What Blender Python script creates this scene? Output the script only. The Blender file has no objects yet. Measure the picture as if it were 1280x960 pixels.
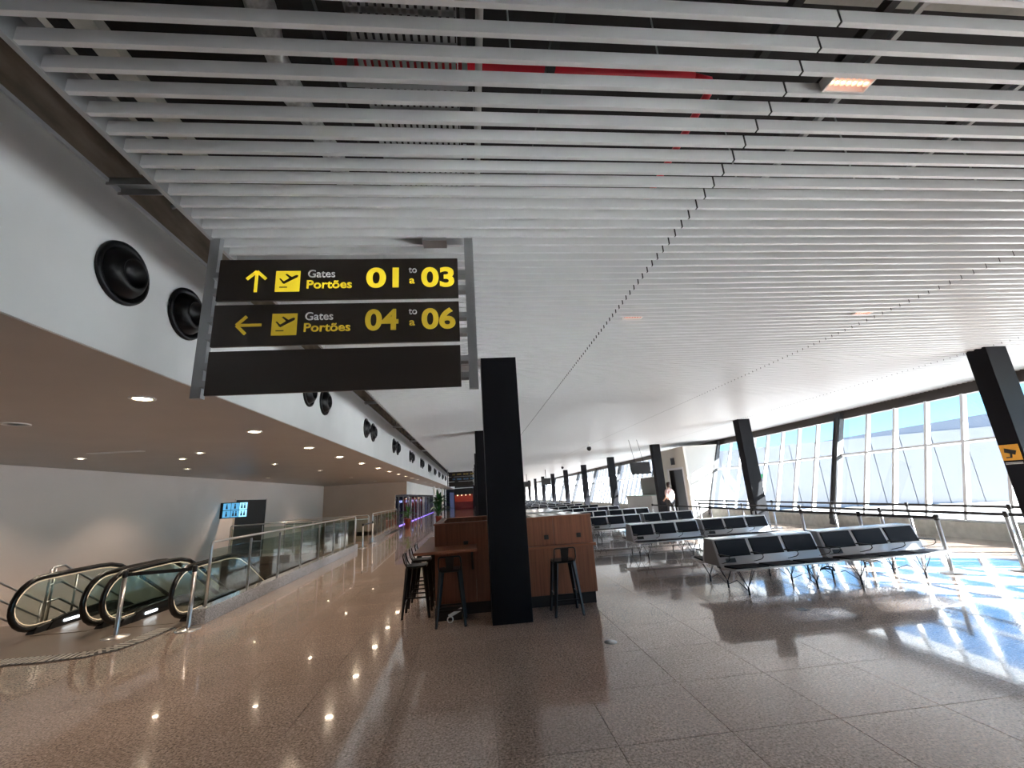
import bpy, math, random
from mathutils import Vector, Matrix
random.seed(7)
PI = math.pi
S = bpy.context.scene
COL = S.collection

# ------------------------------------------------------------------ camera
def cam_matrix(pitch, yaw, roll, loc):
    cy, sy, cp, sp = math.cos(yaw), math.sin(yaw), math.cos(pitch), math.sin(pitch)
    fwd = Vector((sy*cp, cy*cp, sp)); right = Vector((cy, -sy, 0)); down = fwd.cross(right)
    cr, sr = math.cos(roll), math.sin(roll)
    r2 = right*cr + down*sr; d2 = -right*sr + down*cr
    m = Matrix((r2, -d2, -fwd)).transposed().to_4x4()
    m.translation = loc
    return m
cam = bpy.data.cameras.new('camera'); cam.sensor_width = 36; cam.lens = 526.8/1280*36
cam.clip_end = 1000; cam.clip_start = .05
co = bpy.data.objects.new('camera', cam); COL.objects.link(co)
co.matrix_world = cam_matrix(.2545, .1046, .064, Vector((0, 0, 1.665)))
S.camera = co

# ------------------------------------------------------------------ sky, sun, exposure
SUN_AZ, SUN_EL = math.radians(30), math.radians(21)      # towards +X, a little towards -Y
w = bpy.data.worlds.new('world'); S.world = w; w.use_nodes = True
nt = w.node_tree; bg = nt.nodes['Background']
sky = nt.nodes.new('ShaderNodeTexSky'); sky.sky_type = 'NISHITA'; sky.sun_disc = False
sky.sun_elevation = math.radians(35); sky.sun_rotation = PI/2 + SUN_AZ
sky.ozone_density = 3.0; sky.air_density = 1.0; sky.dust_density = .3
mx = nt.nodes.new('ShaderNodeMix'); mx.data_type = 'RGBA'; mx.blend_type = 'MULTIPLY'
mx.inputs[0].default_value = 1.0
mx.inputs[7].default_value = (.52, .90, 1.12, 1)
nt.links.new(sky.outputs[0], mx.inputs[6]); nt.links.new(mx.outputs[2], bg.inputs[0])
bg.inputs[1].default_value = .145
sl = bpy.data.lights.new('sun', 'SUN'); sl.energy = 30.0; sl.angle = math.radians(.6); sl.color = (1, .95, .88)
so = bpy.data.objects.new('sun', sl); COL.objects.link(so)
sd = Vector((math.cos(SUN_AZ)*math.cos(SUN_EL), -math.sin(SUN_AZ)*math.cos(SUN_EL), math.sin(SUN_EL)))
so.rotation_euler = sd.to_track_quat('Z', 'Y').to_euler(); so.location = sd*60 + Vector((0, 10, 0))
S.view_settings.view_transform = 'Standard'; S.view_settings.look = 'None'
S.view_settings.gamma = 1; S.view_settings.use_curve_mapping = False
S.view_settings.exposure = 1.4
S.cycles.max_bounces = 10; S.cycles.diffuse_bounces = 6; S.cycles.glossy_bounces = 6
S.cycles.transparent_max_bounces = 16; S.cycles.transmission_bounces = 6
S.cycles.blur_glossy = .135; S.cycles.sample_clamp_indirect = 60.0
S.cycles.caustics_reflective = True; S.cycles.use_denoising = True
try: S.cycles.denoising_prefilter = 'ACCURATE'
except Exception: pass

# ------------------------------------------------------------------ materials
MATS = {}
def mat(name, col, rough=.5, metal=0, spec=.5, coat=0, coat_r=.03, emit=None, es=0, noise=None, bump=None):
    if name in MATS: return MATS[name]
    m = bpy.data.materials.new(name); m.use_nodes = True; MATS[name] = m
    n = m.node_tree; b = n.nodes['Principled BSDF']
    b.inputs['Base Color'].default_value = (*col, 1); b.inputs['Roughness'].default_value = rough
    b.inputs['Metallic'].default_value = metal; b.inputs['Specular IOR Level'].default_value = spec
    b.inputs['Coat Weight'].default_value = coat; b.inputs['Coat Roughness'].default_value = coat_r
    if emit: b.inputs['Emission Color'].default_value = (*emit, 1); b.inputs['Emission Strength'].default_value = es
    if noise:                               # (scale, colour2, contrast low, high, stretch xyz)
        sc, c2, lo, hi, st = noise
        tc = n.nodes.new('ShaderNodeTexCoord'); mp = n.nodes.new('ShaderNodeMapping'); mp.inputs['Scale'].default_value = st
        nz = n.nodes.new('ShaderNodeTexNoise'); nz.inputs['Scale'].default_value = sc; nz.inputs['Detail'].default_value = 4
        cr = n.nodes.new('ShaderNodeValToRGB'); cr.color_ramp.elements[0].position = lo; cr.color_ramp.elements[1].position = hi
        cr.color_ramp.elements[0].color = (*c2, 1); cr.color_ramp.elements[1].color = (*col, 1)
        n.links.new(tc.outputs['Object'], mp.inputs[0]); n.links.new(mp.outputs[0], nz.inputs['Vector'])
        n.links.new(nz.outputs[0], cr.inputs[0]); n.links.new(cr.outputs[0], b.inputs['Base Color'])
        if bump:
            bp = n.nodes.new('ShaderNodeBump'); bp.inputs['Strength'].default_value = bump; bp.inputs['Distance'].default_value = .01
            n.links.new(nz.outputs[0], bp.inputs['Height']); n.links.new(bp.outputs[0], b.inputs['Normal'])
    return m
def glass(name, tint, gloss_col=(1, 1, 1), ior=1.45, rough=0.0):
    m = bpy.data.materials.new(name); m.use_nodes = True; MATS[name] = m
    n = m.node_tree; n.nodes.clear(); o = n.nodes.new('ShaderNodeOutputMaterial')
    t = n.nodes.new('ShaderNodeBsdfTransparent'); t.inputs[0].default_value = (*tint, 1)
    g = n.nodes.new('ShaderNodeBsdfGlossy'); g.inputs['Roughness'].default_value = rough; g.inputs[0].default_value = (*gloss_col, 1)
    ge = n.nodes.new('ShaderNodeNewGeometry'); dp = n.nodes.new('ShaderNodeVectorMath'); dp.operation = 'DOT_PRODUCT'
    n.links.new(ge.outputs['Incoming'], dp.inputs[0]); n.links.new(ge.outputs['Normal'], dp.inputs[1])
    def mth(op, a, b=None):
        q = n.nodes.new('ShaderNodeMath'); q.operation = op
        for i_, v_ in enumerate((a, b)):
            if v_ is None: continue
            if isinstance(v_, (int, float)): q.inputs[i_].default_value = v_
            else: n.links.new(v_, q.inputs[i_])
        return q.outputs[0]
    r0 = ((ior-1)/(ior+1))**2
    c5 = mth('POWER', mth('SUBTRACT', 1.0, mth('ABSOLUTE', dp.outputs['Value'])), 5.0)
    f = mth('ADD', mth('MULTIPLY', c5, 1-r0), r0)
    x = n.nodes.new('ShaderNodeMixShader')
    n.links.new(f, x.inputs[0]); n.links.new(t.outputs[0], x.inputs[1]); n.links.new(g.outputs[0], x.inputs[2])
    n.links.new(x.outputs[0], o.inputs[0])
    return m
def granite(name, c1, c2, c3, coat=.75, rough=.13, per_tile=True):
    m = bpy.data.materials.new(name); m.use_nodes = True; MATS[name] = m
    n = m.node_tree; b = n.nodes['Principled BSDF']
    tc = n.nodes.new('ShaderNodeNewGeometry')
    v = n.nodes.new('ShaderNodeTexVoronoi'); v.inputs['Scale'].default_value = 95; v.feature = 'F1'
    z = n.nodes.new('ShaderNodeTexNoise'); z.inputs['Scale'].default_value = 55; z.inputs['Detail'].default_value = 5; z.inputs['Roughness'].default_value = .7
    big = n.nodes.new('ShaderNodeTexNoise'); big.inputs['Scale'].default_value = 1.1; big.inputs['Detail'].default_value = 3
    for q in (v, z, big): n.links.new(tc.outputs['Position'], q.inputs['Vector'])
    r1 = n.nodes.new('ShaderNodeValToRGB'); e = r1.color_ramp.elements
    e[0].position = .36; e[0].color = (*c3, 1); e[1].position = .62; e[1].color = (*c1, 1)
    k = r1.color_ramp.elements.new(.48); k.color = (*c2, 1)
    n.links.new(z.outputs[0], r1.inputs[0])
    sep = n.nodes.new('ShaderNodeSeparateColor'); n.links.new(v.outputs['Color'], sep.inputs[0])
    mr = n.nodes.new('ShaderNodeMapRange'); mr.inputs[3].default_value = .72; mr.inputs[4].default_value = 1.28
    n.links.new(sep.outputs[0], mr.inputs[0])
    mr2 = n.nodes.new('ShaderNodeMapRange'); mr2.inputs[1].default_value = .3; mr2.inputs[2].default_value = .7
    mr2.inputs[3].default_value = .9; mr2.inputs[4].default_value = 1.08
    n.links.new(big.outputs[0], mr2.inputs[0])
    mu = n.nodes.new('ShaderNodeMath'); mu.operation = 'MULTIPLY'
    n.links.new(mr.outputs[0], mu.inputs[0]); n.links.new(mr2.outputs[0], mu.inputs[1])
    last = mu
    if per_tile:
        oi = n.nodes.new('ShaderNodeObjectInfo'); m3 = n.nodes.new('ShaderNodeMapRange')
        m3.inputs[3].default_value = .95; m3.inputs[4].default_value = 1.05
        n.links.new(oi.outputs['Random'], m3.inputs[0]); m4 = n.nodes.new('ShaderNodeMath'); m4.operation = 'MULTIPLY'
        n.links.new(m3.outputs[0], m4.inputs[0]); n.links.new(mu.outputs[0], m4.inputs[1]); last = m4
    vm = n.nodes.new('ShaderNodeVectorMath'); vm.operation = 'SCALE'
    n.links.new(r1.outputs[0], vm.inputs[0]); n.links.new(last.outputs[0], vm.inputs['Scale'])
    n.links.new(vm.outputs[0], b.inputs['Base Color'])
    b.inputs['Roughness'].default_value = rough; b.inputs['Specular IOR Level'].default_value = .32
    b.inputs['Coat Weight'].default_value = coat; b.inputs['Coat Roughness'].default_value = .03
    b.inputs['Coat IOR'].default_value = 1.5
    return m
def wood(name, c1, c2, axis='Z', rough=.4):
    st = {'Z': (14, 14, .5), 'X': (.5, 14, 14), 'Y': (14, .5, 14)}[axis]
    return mat(name, c1, rough, coat=.25, coat_r=.25, noise=(2.2, c2, .3, .72, st))
M_FLOOR = granite('polished brown granite', (.66, .52, .43), (.45, .345, .285), (.16, .12, .10))
M_KERB = granite('grey granite kerb', (.46, .46, .47), (.33, .33, .34), (.2, .2, .21), coat=.4, per_tile=False)
M_JOINT = mat('brown floor joint', (.24, .19, .16), .6)
M_SLAT = mat('white painted slat', (.72, .72, .73), .30, spec=.5)
M_BLACK = mat('black carrier', (.012, .012, .013), .5)
M_DECK = mat('dark plenum', (.02, .019, .02), .9)
M_COLUMN = mat('black column paint', (.008, .008, .011), .5, spec=.12, noise=(3, (.006, .006, .008), .3, .7, (1, 1, .3)))
M_WALLW = mat('white wall', (.80, .80, .79), .55, noise=(1.3, (.74, .745, .735), .3, .7, (1, 1, 1)))
M_CREAM = mat('cream wall panel', (.76, .655, .60), .6, noise=(1, (.72, .62, .57), .3, .7, (1, .3, 1)))
M_BEIGE = mat('beige side wall', (.56, .43, .35), .6, noise=(1, (.52, .40, .32), .3, .7, (1, 1, 1)))
M_SOFFIT = mat('greige soffit', (.50, .43, .38), .4, noise=(1.5, (.46, .395, .35), .3, .7, (1, 1, 1)))
M_BRONZE = mat('bronze glossy lining', (.60, .50, .40), .12, metal=.3, noise=(2, (.34, .28, .22), .35, .65, (1, 1, 3)))
M_STEEL = mat('brushed steel', (.62, .62, .63), .28, metal=1)
M_GALV = mat('galvanised grey', (.40, .41, .42), .4, metal=.7)
M_ALU = mat('white aluminium frame', (.72, .74, .77), .35)
M_FRAME = mat('dark brown beam', (.055, .045, .042), .45)
M_POST = mat('charcoal window post', (.04, .042, .048), .45)
M_GLASS = glass('window glass', (.90, .95, .99))
M_BGLASS = glass('balustrade glass', (.80, .86, .83))
M_DGLASS = glass('dark shop glass', (.55, .58, .68))
M_WOOD = wood('reddish wood veneer', (.27, .10, .05), (.16, .056, .028), 'Z')
M_WOODX = wood('wood ledge', (.31, .11, .055), (.19, .065, .032), 'X')
M_KICK = mat('black kickboard', (.012, .012, .014), .35)
M_WHITETOP = mat('white glossy counter', (.8, .8, .78), .12)
M_STOOL = mat('black powder coat', (.007, .007, .008), .3, spec=.4)
M_SIGN = mat('dark brown sign face', (.030, .022, .019), .35)
M_YEL_DIM = mat('yellow lettering', (.62, .44, .03), .5, emit=(.95, .62, .02), es=.03)  # dimmer copy for the second row, weaker backlight put into the colour
M_YEL_LIT = mat('backlit yellow lettering', (.90, .70, .03), .5, emit=(1, .74, .03), es=.16)  # lit copy for the top row, backlight put into colour and glow
M_WLET = mat('white lettering', (.62, .62, .62), .5, emit=(1, 1, 1), es=.02)
M_NOZ = mat('black nozzle plastic', (.005, .005, .006), .34, spec=.28)
M_SEATW = mat('light grey seat shell', (.72, .74, .78), .25, metal=.15)
M_SIDE = mat('grey bench side', (.30, .30, .30), .4, metal=.4)
M_PAD = mat('black upholstery', (.008, .009, .015), .5, spec=.15, noise=(120, (.006, .007, .011), .3, .7, (1, 1, 1)))
M_BELT = mat('black belt', (.01, .01, .012), .6)
M_RUBBER = mat('black handrail rubber', (.010, .009, .009), .25)
M_STRIP = mat('warm emissive strip', (.9, .7, .5), .3, emit=(1, .70, .48), es=.35)
M_SKIRT = mat('dark skirt panel', (.03, .032, .034), .25, metal=.5)
M_TREAD = mat('grooved step', (.09, .09, .095), .4, metal=.6)
M_MAT = mat('brown landing plate', (.19, .15, .125), .35, metal=.2)
M_LAMP = mat('warm downlight lens', (1, .85, .65), .4, emit=(1, .80, .58), es=26)
M_RING = mat('white lamp ring', (.8, .78, .75), .4)
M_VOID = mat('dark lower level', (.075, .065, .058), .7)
M_SCREEN = mat('dark screen', (.008, .009, .012), .12)
M_PICTO = mat('blue lit pictogram', (.10, .32, .50), .4, emit=(.10, .36, .62), es=.45)
M_PICTB = mat('bright blue lit pictogram', (.3, .6, .8), .4, emit=(.25, .62, .9), es=.8)
M_NAVY = mat('navy pictogram figure', (.008, .02, .04), .5)
M_HANGAR = mat('pale cladding', (.36, .345, .35), .5, noise=(.12, (.335, .32, .325), .3, .7, (1, 1, 1)))
M_ROOFG = mat('grey blue roof', (.16, .18, .22), .5)
M_APRON = mat('concrete apron', (.62, .60, .57), .8, noise=(.05, (.55, .53, .5), .3, .7, (1, 1, 1)))
M_DARKOUT = mat('dark ground clutter', (.16, .17, .21), .8)
M_RED = mat('red painted pipe', (.62, .012, .03), .35)
M_PIPE = mat('white pipe', (.6, .6, .58), .4)
M_CONC = mat('pale concrete', (.62, .61, .56), .8, noise=(6, (.45, .45, .41), .3, .7, (1, 1, 1)))
M_SILVER = mat('foil duct', (.7, .7, .7), .3, metal=.9, noise=(30, (.4, .4, .4), .3, .7, (1, 1, 1)), bump=.6)
M_LEAF = mat('green leaf', (.09, .26, .055), .45)
M_LEAFD = mat('dark green leaf', (.03, .12, .03), .45)
M_TERRA = mat('terracotta pot', (.35, .06, .035), .45)
M_SOIL = mat('soil', (.05, .03, .02), .9)
M_COPPER = mat('glowing lamp reflector', (.9, .6, .45), .2, metal=.9, emit=(1, .50, .36), es=.35)  # lamplight on the reflectors put in as a weak pinkish glow
M_TUBE = mat('lit lamp', (1, .95, .9), .3, emit=(1, .90, .80), es=2.5)

# ------------------------------------------------------------------ mesh helpers
class MB:
    def __init__(s): s.v = []; s.f = []; s.sm = []
    def add(s, V, F, smooth=False):
        o = len(s.v); s.v += [tuple(x) for x in V]; s.f += [tuple(i+o for i in f) for f in F]; s.sm += [smooth]*len(F); return s
    def box(s, x0, x1, y0, y1, z0, z1):
        V = [(x, y, z) for x in (x0, x1) for y in (y0, y1) for z in (z0, z1)]
        return s.add(V, [(0, 1, 3, 2), (4, 6, 7, 5), (0, 4, 5, 1), (2, 3, 7, 6), (0, 2, 6, 4), (1, 5, 7, 3)])
    def hexa(s, P):                                  # 8 points ordered like box
        return s.add(P, [(0, 1, 3, 2), (4, 6, 7, 5), (0, 4, 5, 1), (2, 3, 7, 6), (0, 2, 6, 4), (1, 5, 7, 3)])
    def beam(s, p, q, w, h, side=(0, 1, 0), w2=None, h2=None):
        p = Vector(p); q = Vector(q); d = (q-p).normalized(); a = Vector(side); a = (a - d*a.dot(d)).normalized(); b = d.cross(a)
        w2 = w if w2 is None else w2; h2 = h if h2 is None else h2
        V = []
        for c, ww, hh in ((p, w, h), (q, w2, h2)):
            for i in (-.5, .5):
                for j in (-.5, .5): V.append(c + a*ww*i + b*hh*j)
        return s.hexa(V)
    def prism(s, poly, axis, a, b, smooth=False):    # poly: 2d points; axis: extrusion axis
        n = len(poly)
        def pt(u, t):
            return {'X': (t, u[0], u[1]), 'Y': (u[0], t, u[1]), 'Z': (u[0], u[1], t)}[axis]
        V = [pt(u, a) for u in poly] + [pt(u, b) for u in poly]
        o = len(s.v)
        s.add(V, [(i, (i+1) % n, n+(i+1) % n, n+i) for i in range(n)], smooth)
        s.add([], [], False); s.f.append(tuple(o+i for i in reversed(range(n)))); s.f.append(tuple(o+n+i for i in range(n))); s.sm += [False, False]
        return s
    def tube(s, pts, r, n=8, closed=False, radii=None):
        P = [Vector(p) for p in pts]; m = len(P); rings = []
        prev = None
        for i, p in enumerate(P):
            if closed: d = (P[(i+1) % m]-P[i-1])
            else: d = (P[min(i+1, m-1)]-P[max(i-1, 0)])
            d.normalize()
            if prev is None:
                a = Vector((0, 0, 1)) if abs(d.z) < .9 else Vector((1, 0, 0))
            else: a = prev
            a = (a - d*a.dot(d)).normalized(); prev = a; b = d.cross(a); rr = radii[i] if radii else r
            rings.append([p + (a*math.cos(2*PI*k/n) + b*math.sin(2*PI*k/n))*rr for k in range(n)])
        V = [v for g in rings for v in g]; F = []
        for i in range(m if closed else m-1):
            j = (i+1) % m
            F += [(i*n+k, i*n+(k+1) % n, j*n+(k+1) % n, j*n+k) for k in range(n)]
        s.add(V, F, True)
        if not closed:
            o = len(s.v)-m*n
            s.f.append(tuple(o+k for k in reversed(range(n)))); s.f.append(tuple(o+(m-1)*n+k for k in range(n))); s.sm += [False, False]
        return s
    def lathe(s, prof, c, axis='Z', n=24):           # prof: (r, t)
        V = []; ax = {'X': 0, 'Y': 1, 'Z': 2}[axis]
        for r, t in prof:
            for k in range(n):
                a = 2*PI*k/n; q = [r*math.cos(a), r*math.sin(a)]; q.insert(ax, t)
                V.append((c[0]+q[0], c[1]+q[1], c[2]+q[2]))
        m = len(prof)
        return s.add(V, [(i*n+k, i*n+(k+1) % n, (i+1)*n+(k+1) % n, (i+1)*n+k) for i in range(m-1) for k in range(n)], True)
    def obj(s, name, m, parent=None, loc=None, bevel=0, fix=False):
        me = bpy.data.meshes.new(name); me.from_pydata(s.v, [], s.f); me.materials.append(m)
        me.polygons.foreach_set('use_smooth', s.sm)
        if fix:
            import bmesh
            bm = bmesh.new(); bm.from_mesh(me); bmesh.ops.recalc_face_normals(bm, faces=bm.faces); bm.to_mesh(me); bm.free()
        me.update()
        o = bpy.data.objects.new(name, me); COL.objects.link(o)
        if parent: o.parent = parent
        if loc: o.location = loc
        if bevel:
            b = o.modifiers.new('bevel', 'BEVEL'); b.width = bevel; b.segments = 2; b.limit_method = 'ANGLE'
        return o
def inst(src, name, parent, loc=(0, 0, 0), rot=None):
    o = bpy.data.objects.new(name, src.data if hasattr(src, 'data') else src); COL.objects.link(o)
    o.parent = parent; o.location = loc
    if rot: o.rotation_euler = rot
    return o
def tag(o, label, cat, group=None):
    o['label'] = label; o['category'] = cat
    if group: o['group'] = group
    return o
def thing(name, label, cat, loc=(0, 0, 0), rz=0, group=None):
    o = bpy.data.objects.new(name, None); COL.objects.link(o); o.location = loc; o.rotation_euler = (0, 0, rz)
    o.empty_display_size = .1
    return tag(o, label, cat, group)
def struct(o): o['kind'] = 'structure'; return o
def sroot(name, loc=(0, 0, 0)):
    o = bpy.data.objects.new(name, None); COL.objects.link(o); o.location = loc; o.empty_display_size = .1
    o['kind'] = 'structure'; return o
def stuff(o): o['kind'] = 'stuff'; return o
def dup(root, loc, rz=None, label=None, group=None):
    r = root.copy(); COL.objects.link(r); r.location = loc
    if rz is not None: r.rotation_euler = (0, 0, rz)
    if label: r['label'] = label
    if group: r['group'] = group
    for ch in list(root.children):
        c = ch.copy(); COL.objects.link(c); c.parent = r
        for g in list(ch.children):
            d = g.copy(); COL.objects.link(d); d.parent = c
    return r
ORD = ['nearest', 'second', 'third', 'fourth', 'fifth', 'sixth', 'seventh', 'eighth', 'ninth', 'tenth', 'eleventh', 'twelfth',
       'thirteenth', 'fourteenth', 'fifteenth', 'sixteenth', 'seventeenth', 'eighteenth', 'nineteenth', 'twentieth']

def ordc(i): return 'nearest the camera' if i == 0 else ORD[i] + ' from the camera'
# ------------------------------------------------------------------ dimensions
ZC = 3.70            # underside of the slats
BAY = 7.43
YB, YF = -14.0, 88.0
XW = -9.25           # far left wall
XK = -4.25           # edge of the stairwell
XB = -2.66           # bulkhead face
XL = -1.91           # left end of the slats

# ------------------------------------------------------------------ FLOOR: granite tiles .8 m, joints recessed
floor = sroot('floor')
T = .8; G = .0024
holes = [(XW, XK-.18, 8.85, 17.45), (XW, XK-.22, 19.95, 28.0)]
def in_hole(x0, x1, y0, y1):
    for a, b, c, d in holes:
        if x1 > a+.01 and x0 < b-.01 and y1 > c+.01 and y0 < d-.01: return (a, b, c, d)
    return None
tile_me = {}
def tile_mesh(w_, d_):
    k = (round(w_, 3), round(d_, 3))
    if k not in tile_me:
        mb = MB(); c = .002; w2, d2 = w_/2, d_/2
        V = [(-w2+c, -d2+c, 0), (w2-c, -d2+c, 0), (w2-c, d2-c, 0), (-w2+c, d2-c, 0),
             (-w2, -d2, -c), (w2, -d2, -c), (w2, d2, -c), (-w2, d2, -c), (-w2, -d2, -.02), (w2, -d2, -.02), (w2, d2, -.02), (-w2, d2, -.02)]
        F = [(0, 1, 2, 3)] + [(4+i, 4+(i+1) % 4, (i+1) % 4, i) for i in range(4)] + [(8+i, 8+(i+1) % 4, 4+(i+1) % 4, 4+i) for i in range(4)]
        me = bpy.data.meshes.new('floor_tile'); me.from_pydata(V, [], F); me.materials.append(M_FLOOR); tile_me[k] = me
    return tile_me[k]
xs = [.1 + T*i for i in range(-14, 17)]            # tile columns' left edges
ys = [.05 + T*j for j in range(-18, 111)]
far = MB(); bed = MB(); nt_ = 0
for x in xs:
    for y in ys:
        x0, x1, y0, y1 = max(x, XW), min(x+T, 11.5), y, y+T
        if x1-x0 < .05: continue
        h = in_hole(x0, x1, y0, y1)
        pieces = [(x0, x1, y0, y1)]
        if h:
            a, b, c, d = h; pieces = []
            if x1 > b: pieces.append((b, x1, y0, y1)); x1c = b
            else: x1c = x1
            if y0 < c: pieces.append((x0, x1c, y0, c))
            if y1 > d: pieces.append((x0, x1c, d, y1))
        for (p, q, r, t) in pieces:
            if q-p < .03 or t-r < .03: continue
            near = (-4.3 < x < 9.9 and .7 < y < 11.0) 
            if near and nt_ < 300 and not h:
                o = bpy.data.objects.new('floor_tile', tile_mesh(q-p-G, t-r-G)); COL.objects.link(o)
                o.parent = floor; o.location = ((p+q)/2, (r+t)/2, 0); nt_ += 1
            else:
                g = G/2; o_ = len(far.v)
                far.v += [(p+g, r+g, 0), (q-g, r+g, 0), (q-g, t-g, 0), (p+g, t-g, 0)]
                far.f.append((o_, o_+1, o_+2, o_+3)); far.sm.append(False)
                far.v += [(p+g, r+g, -.003), (q-g, r+g, -.003), (q-g, t-g, -.003), (p+g, t-g, -.003)]
                for i in range(4): far.f.append((o_+4+i, o_+4+(i+1) % 4, o_+(i+1) % 4, o_+i)); far.sm.append(False)
stuff(far.obj('tile_field', M_FLOOR, floor))
bed.box(XK-.17, 11.6, YB, YF, -.25, -.005); bed.box(XW, XK-.17, YB, 8.85, -.25, -.005)
bed.box(XW, XK-.17, 17.45, 19.95, -.25, -.005); bed.box(XW, XK-.17, 28, YF, -.25, -.005)
bed.obj('mortar_bed', M_JOINT, floor)

# ------------------------------------------------------------------ CEILING of slats
ceiling = sroot('ceiling')
boards = [(XL, 1.787), (1.801, 5.597), (5.611, 9.417), (9.431, 12.85)]
SW, SH = .024, .075
slat_me = {}
def slat_mesh(L):
    if L not in slat_me:
        mb = MB().box(0, L, 0, SW, 0, SH); o = mb.obj('slat', M_SLAT); slat_me[L] = o.data; bpy.data.objects.remove(o)
    return slat_me[L]
n_ = 0; mb = MB()
row = -130
while True:
    y = 1.685 + .12*row; row += 1
    if y > YF-.5: break
    if y < YB+.2: continue
    for k, (a, b) in enumerate(boards):
        lamp_gap = False
        if 1.32 < y < 10.2 and n_ < 300:
            o = bpy.data.objects.new('slat', slat_mesh(round(b-a, 3))); COL.objects.link(o); o.parent = ceiling; o.location = (a, y, ZC); n_ += 1
        else: mb.box(a, b, y, y+SW, ZC, ZC+SH)
stuff(mb.obj('slat_field', M_SLAT, ceiling))
mb = MB()
for j in range(-3, 200):
    y = 1.685 + .12*j
    for x in (1.794, 5.604, 9.424): mb.box(x-.04, x+.04, y+.002, y+SW-.002, ZC+.003, ZC+SH-.002)
stuff(mb.obj('slat_joiners', M_BLACK, ceiling))
for x in (-1.76, -.66, .46, 1.56, 2.03, 3.15, 4.28, 5.38, 5.85, 6.97, 8.1, 9.2, 9.65, 10.7, 11.8):
    mb = MB().box(x, x+.045, YB+.2, 60, ZC+SH, ZC+SH+.05)
    y = 1.685-.12*12
    while y < 9: mb.box(x+.004, x+.041, y+SW, y+SW+.018, ZC+.03, ZC+SH); y += .12
    mb.obj('carrier_rail', M_BLACK, ceiling)
MB().box(XL-.03, XL, YB, YF, ZC-.01, ZC+.13).obj('edge_channel', M_GALV, ceiling)
MB().box(XL-.03, XL+.06, YB, YF, ZC+.13, ZC+.14).obj('edge_channel', M_GALV, ceiling)
# plenum
deck = struct(MB().box(-10.5, 13.4, YB, YF, 5.2, 5.4).obj('ceiling_deck', M_DECK))
mb = MB()                                                        # perforated cable tray
X0, X1, Z = -.58, .0, 4.2
x = X0
while x < X1: mb.box(x, x+.026, 0, 9, Z, Z+.004); x += .042
y = 0
while y < 9: mb.box(X0, X1, y, y+.03, Z, Z+.004); y += .085
mb.box(X0-.005, X0, 0, 9, Z, Z+.06); mb.box(X1, X1+.005, 0, 9, Z, Z+.06)
for y in (.6, 2.1, 3.6, 5.1):
    for x in (X0-.1, X1+.03): MB().box(x, x+.035, y, y+.03, Z-.03, 5.19).obj('hanger_rod', M_GALV, ceiling)
    mb.box(X0-.1, X1+.06, y, y+.03, Z-.04, Z)
tag(mb.obj('cable_tray', M_GALV), 'grey perforated cable tray above the slats at top centre', 'cable tray')
mb = MB().tube([(.13, -2, 4.2), (.13, 12, 4.2)], .022)
for y in (0, 3, 6): MB().box(.125, .135, y, y+.02, 4.225, 5.19).obj('hanger_rod', M_GALV, ceiling)
tag(mb.obj('sprinkler_pipe', M_PIPE), 'thin white pipe running lengthwise above the slats beside the cable tray', 'pipe')
r = thing('fire_pipe', 'red fire pipe running crosswise above the slats', 'pipe', (0, 2.16, 4.38))
MB().tube([(-.8, 0, 0), (1.62, 0, 0)], .045, 12).obj('pipe_run', M_RED, r)
MB().tube([(1.62, 0, 0), (1.75, .02, 0), (1.8, .12, 0), (1.8, 3, 0)], .03, 10).obj('branch', M_RED, r)
for x in (-.7, .36, 1.4): MB().tube([(x, 0, .04), (x, 0, .81)], .006, 6).obj('hanger_rod', M_GALV, r)
pts = [(-1.0+.05*math.sin(i*.9), -1+i*.25, 4.22+.02*math.cos(i*1.7)) for i in range(34)]
tag(MB().tube(pts, .07, 10, radii=[.06+.018*(i % 2) for i in range(34)]).obj('flexible_duct', M_SILVER), 'silver foil flexible duct above the slats left of the cable tray', 'duct')
tag(MB().box(1.35, 4.9, .8, 1.62, 4.28, 4.36).obj('ceiling_board', M_CONC), 'pale stained board above the slats at the top right', 'board')
tag(MB().box(-2.28, -1.97, .6, 3.4, 4.3, 4.38).obj('ceiling_board', M_CONC), 'pale board above the slats near their left end', 'board')
for x in (2.45, 3.62, 4.9, 6.2):
    MB().box(x, x+.035, 0, 20, 4.02, 4.05).obj('furring_channel', M_GALV, ceiling)
    for y in (1, 3, 5, 7): MB().box(x+.01, x+.02, y, y+.01, 4.05, 5.19).obj('hanger_rod', M_GALV, ceiling)
# bulkhead wall with recess lining above
bulk = struct(MB().box(XB-.12, XB, YB, 64, 2.86, 4.12).obj('wall_bulkhead', M_WALLW))
struct(MB().box(XB-.13, XB+.02, YB, 64, 4.12, 4.15).obj('trim_1', M_ALU))
struct(MB().box(XB-.10, XB-.04, YB, 64, 4.15, 5.2).obj('wall_recess', M_BRONZE))
for y in (-1, 2.93, 6.8, 10.7, 14.6, 18.5, 22.4):
    MB().box(XB, XL+.05, y, y+.12, 4.15, 4.16).box(XB, XL+.05, y, y+.01, 4.10, 4.16).box(XB, XL+.05, y+.11, y+.12, 4.10, 4.16).obj('bracket', M_GALV, bulk)
mb = MB()
for i in range(60):
    y = 3.2+i*.33 + random.uniform(-.1, .1); z = random.uniform(4.35, 4.75); mb.beam((XB+.02, y, z), (XB+.3, y+.1, z+.2), .02, .03)
stuff(mb.obj('hanger_clips', M_GALV, bulk))
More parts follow.
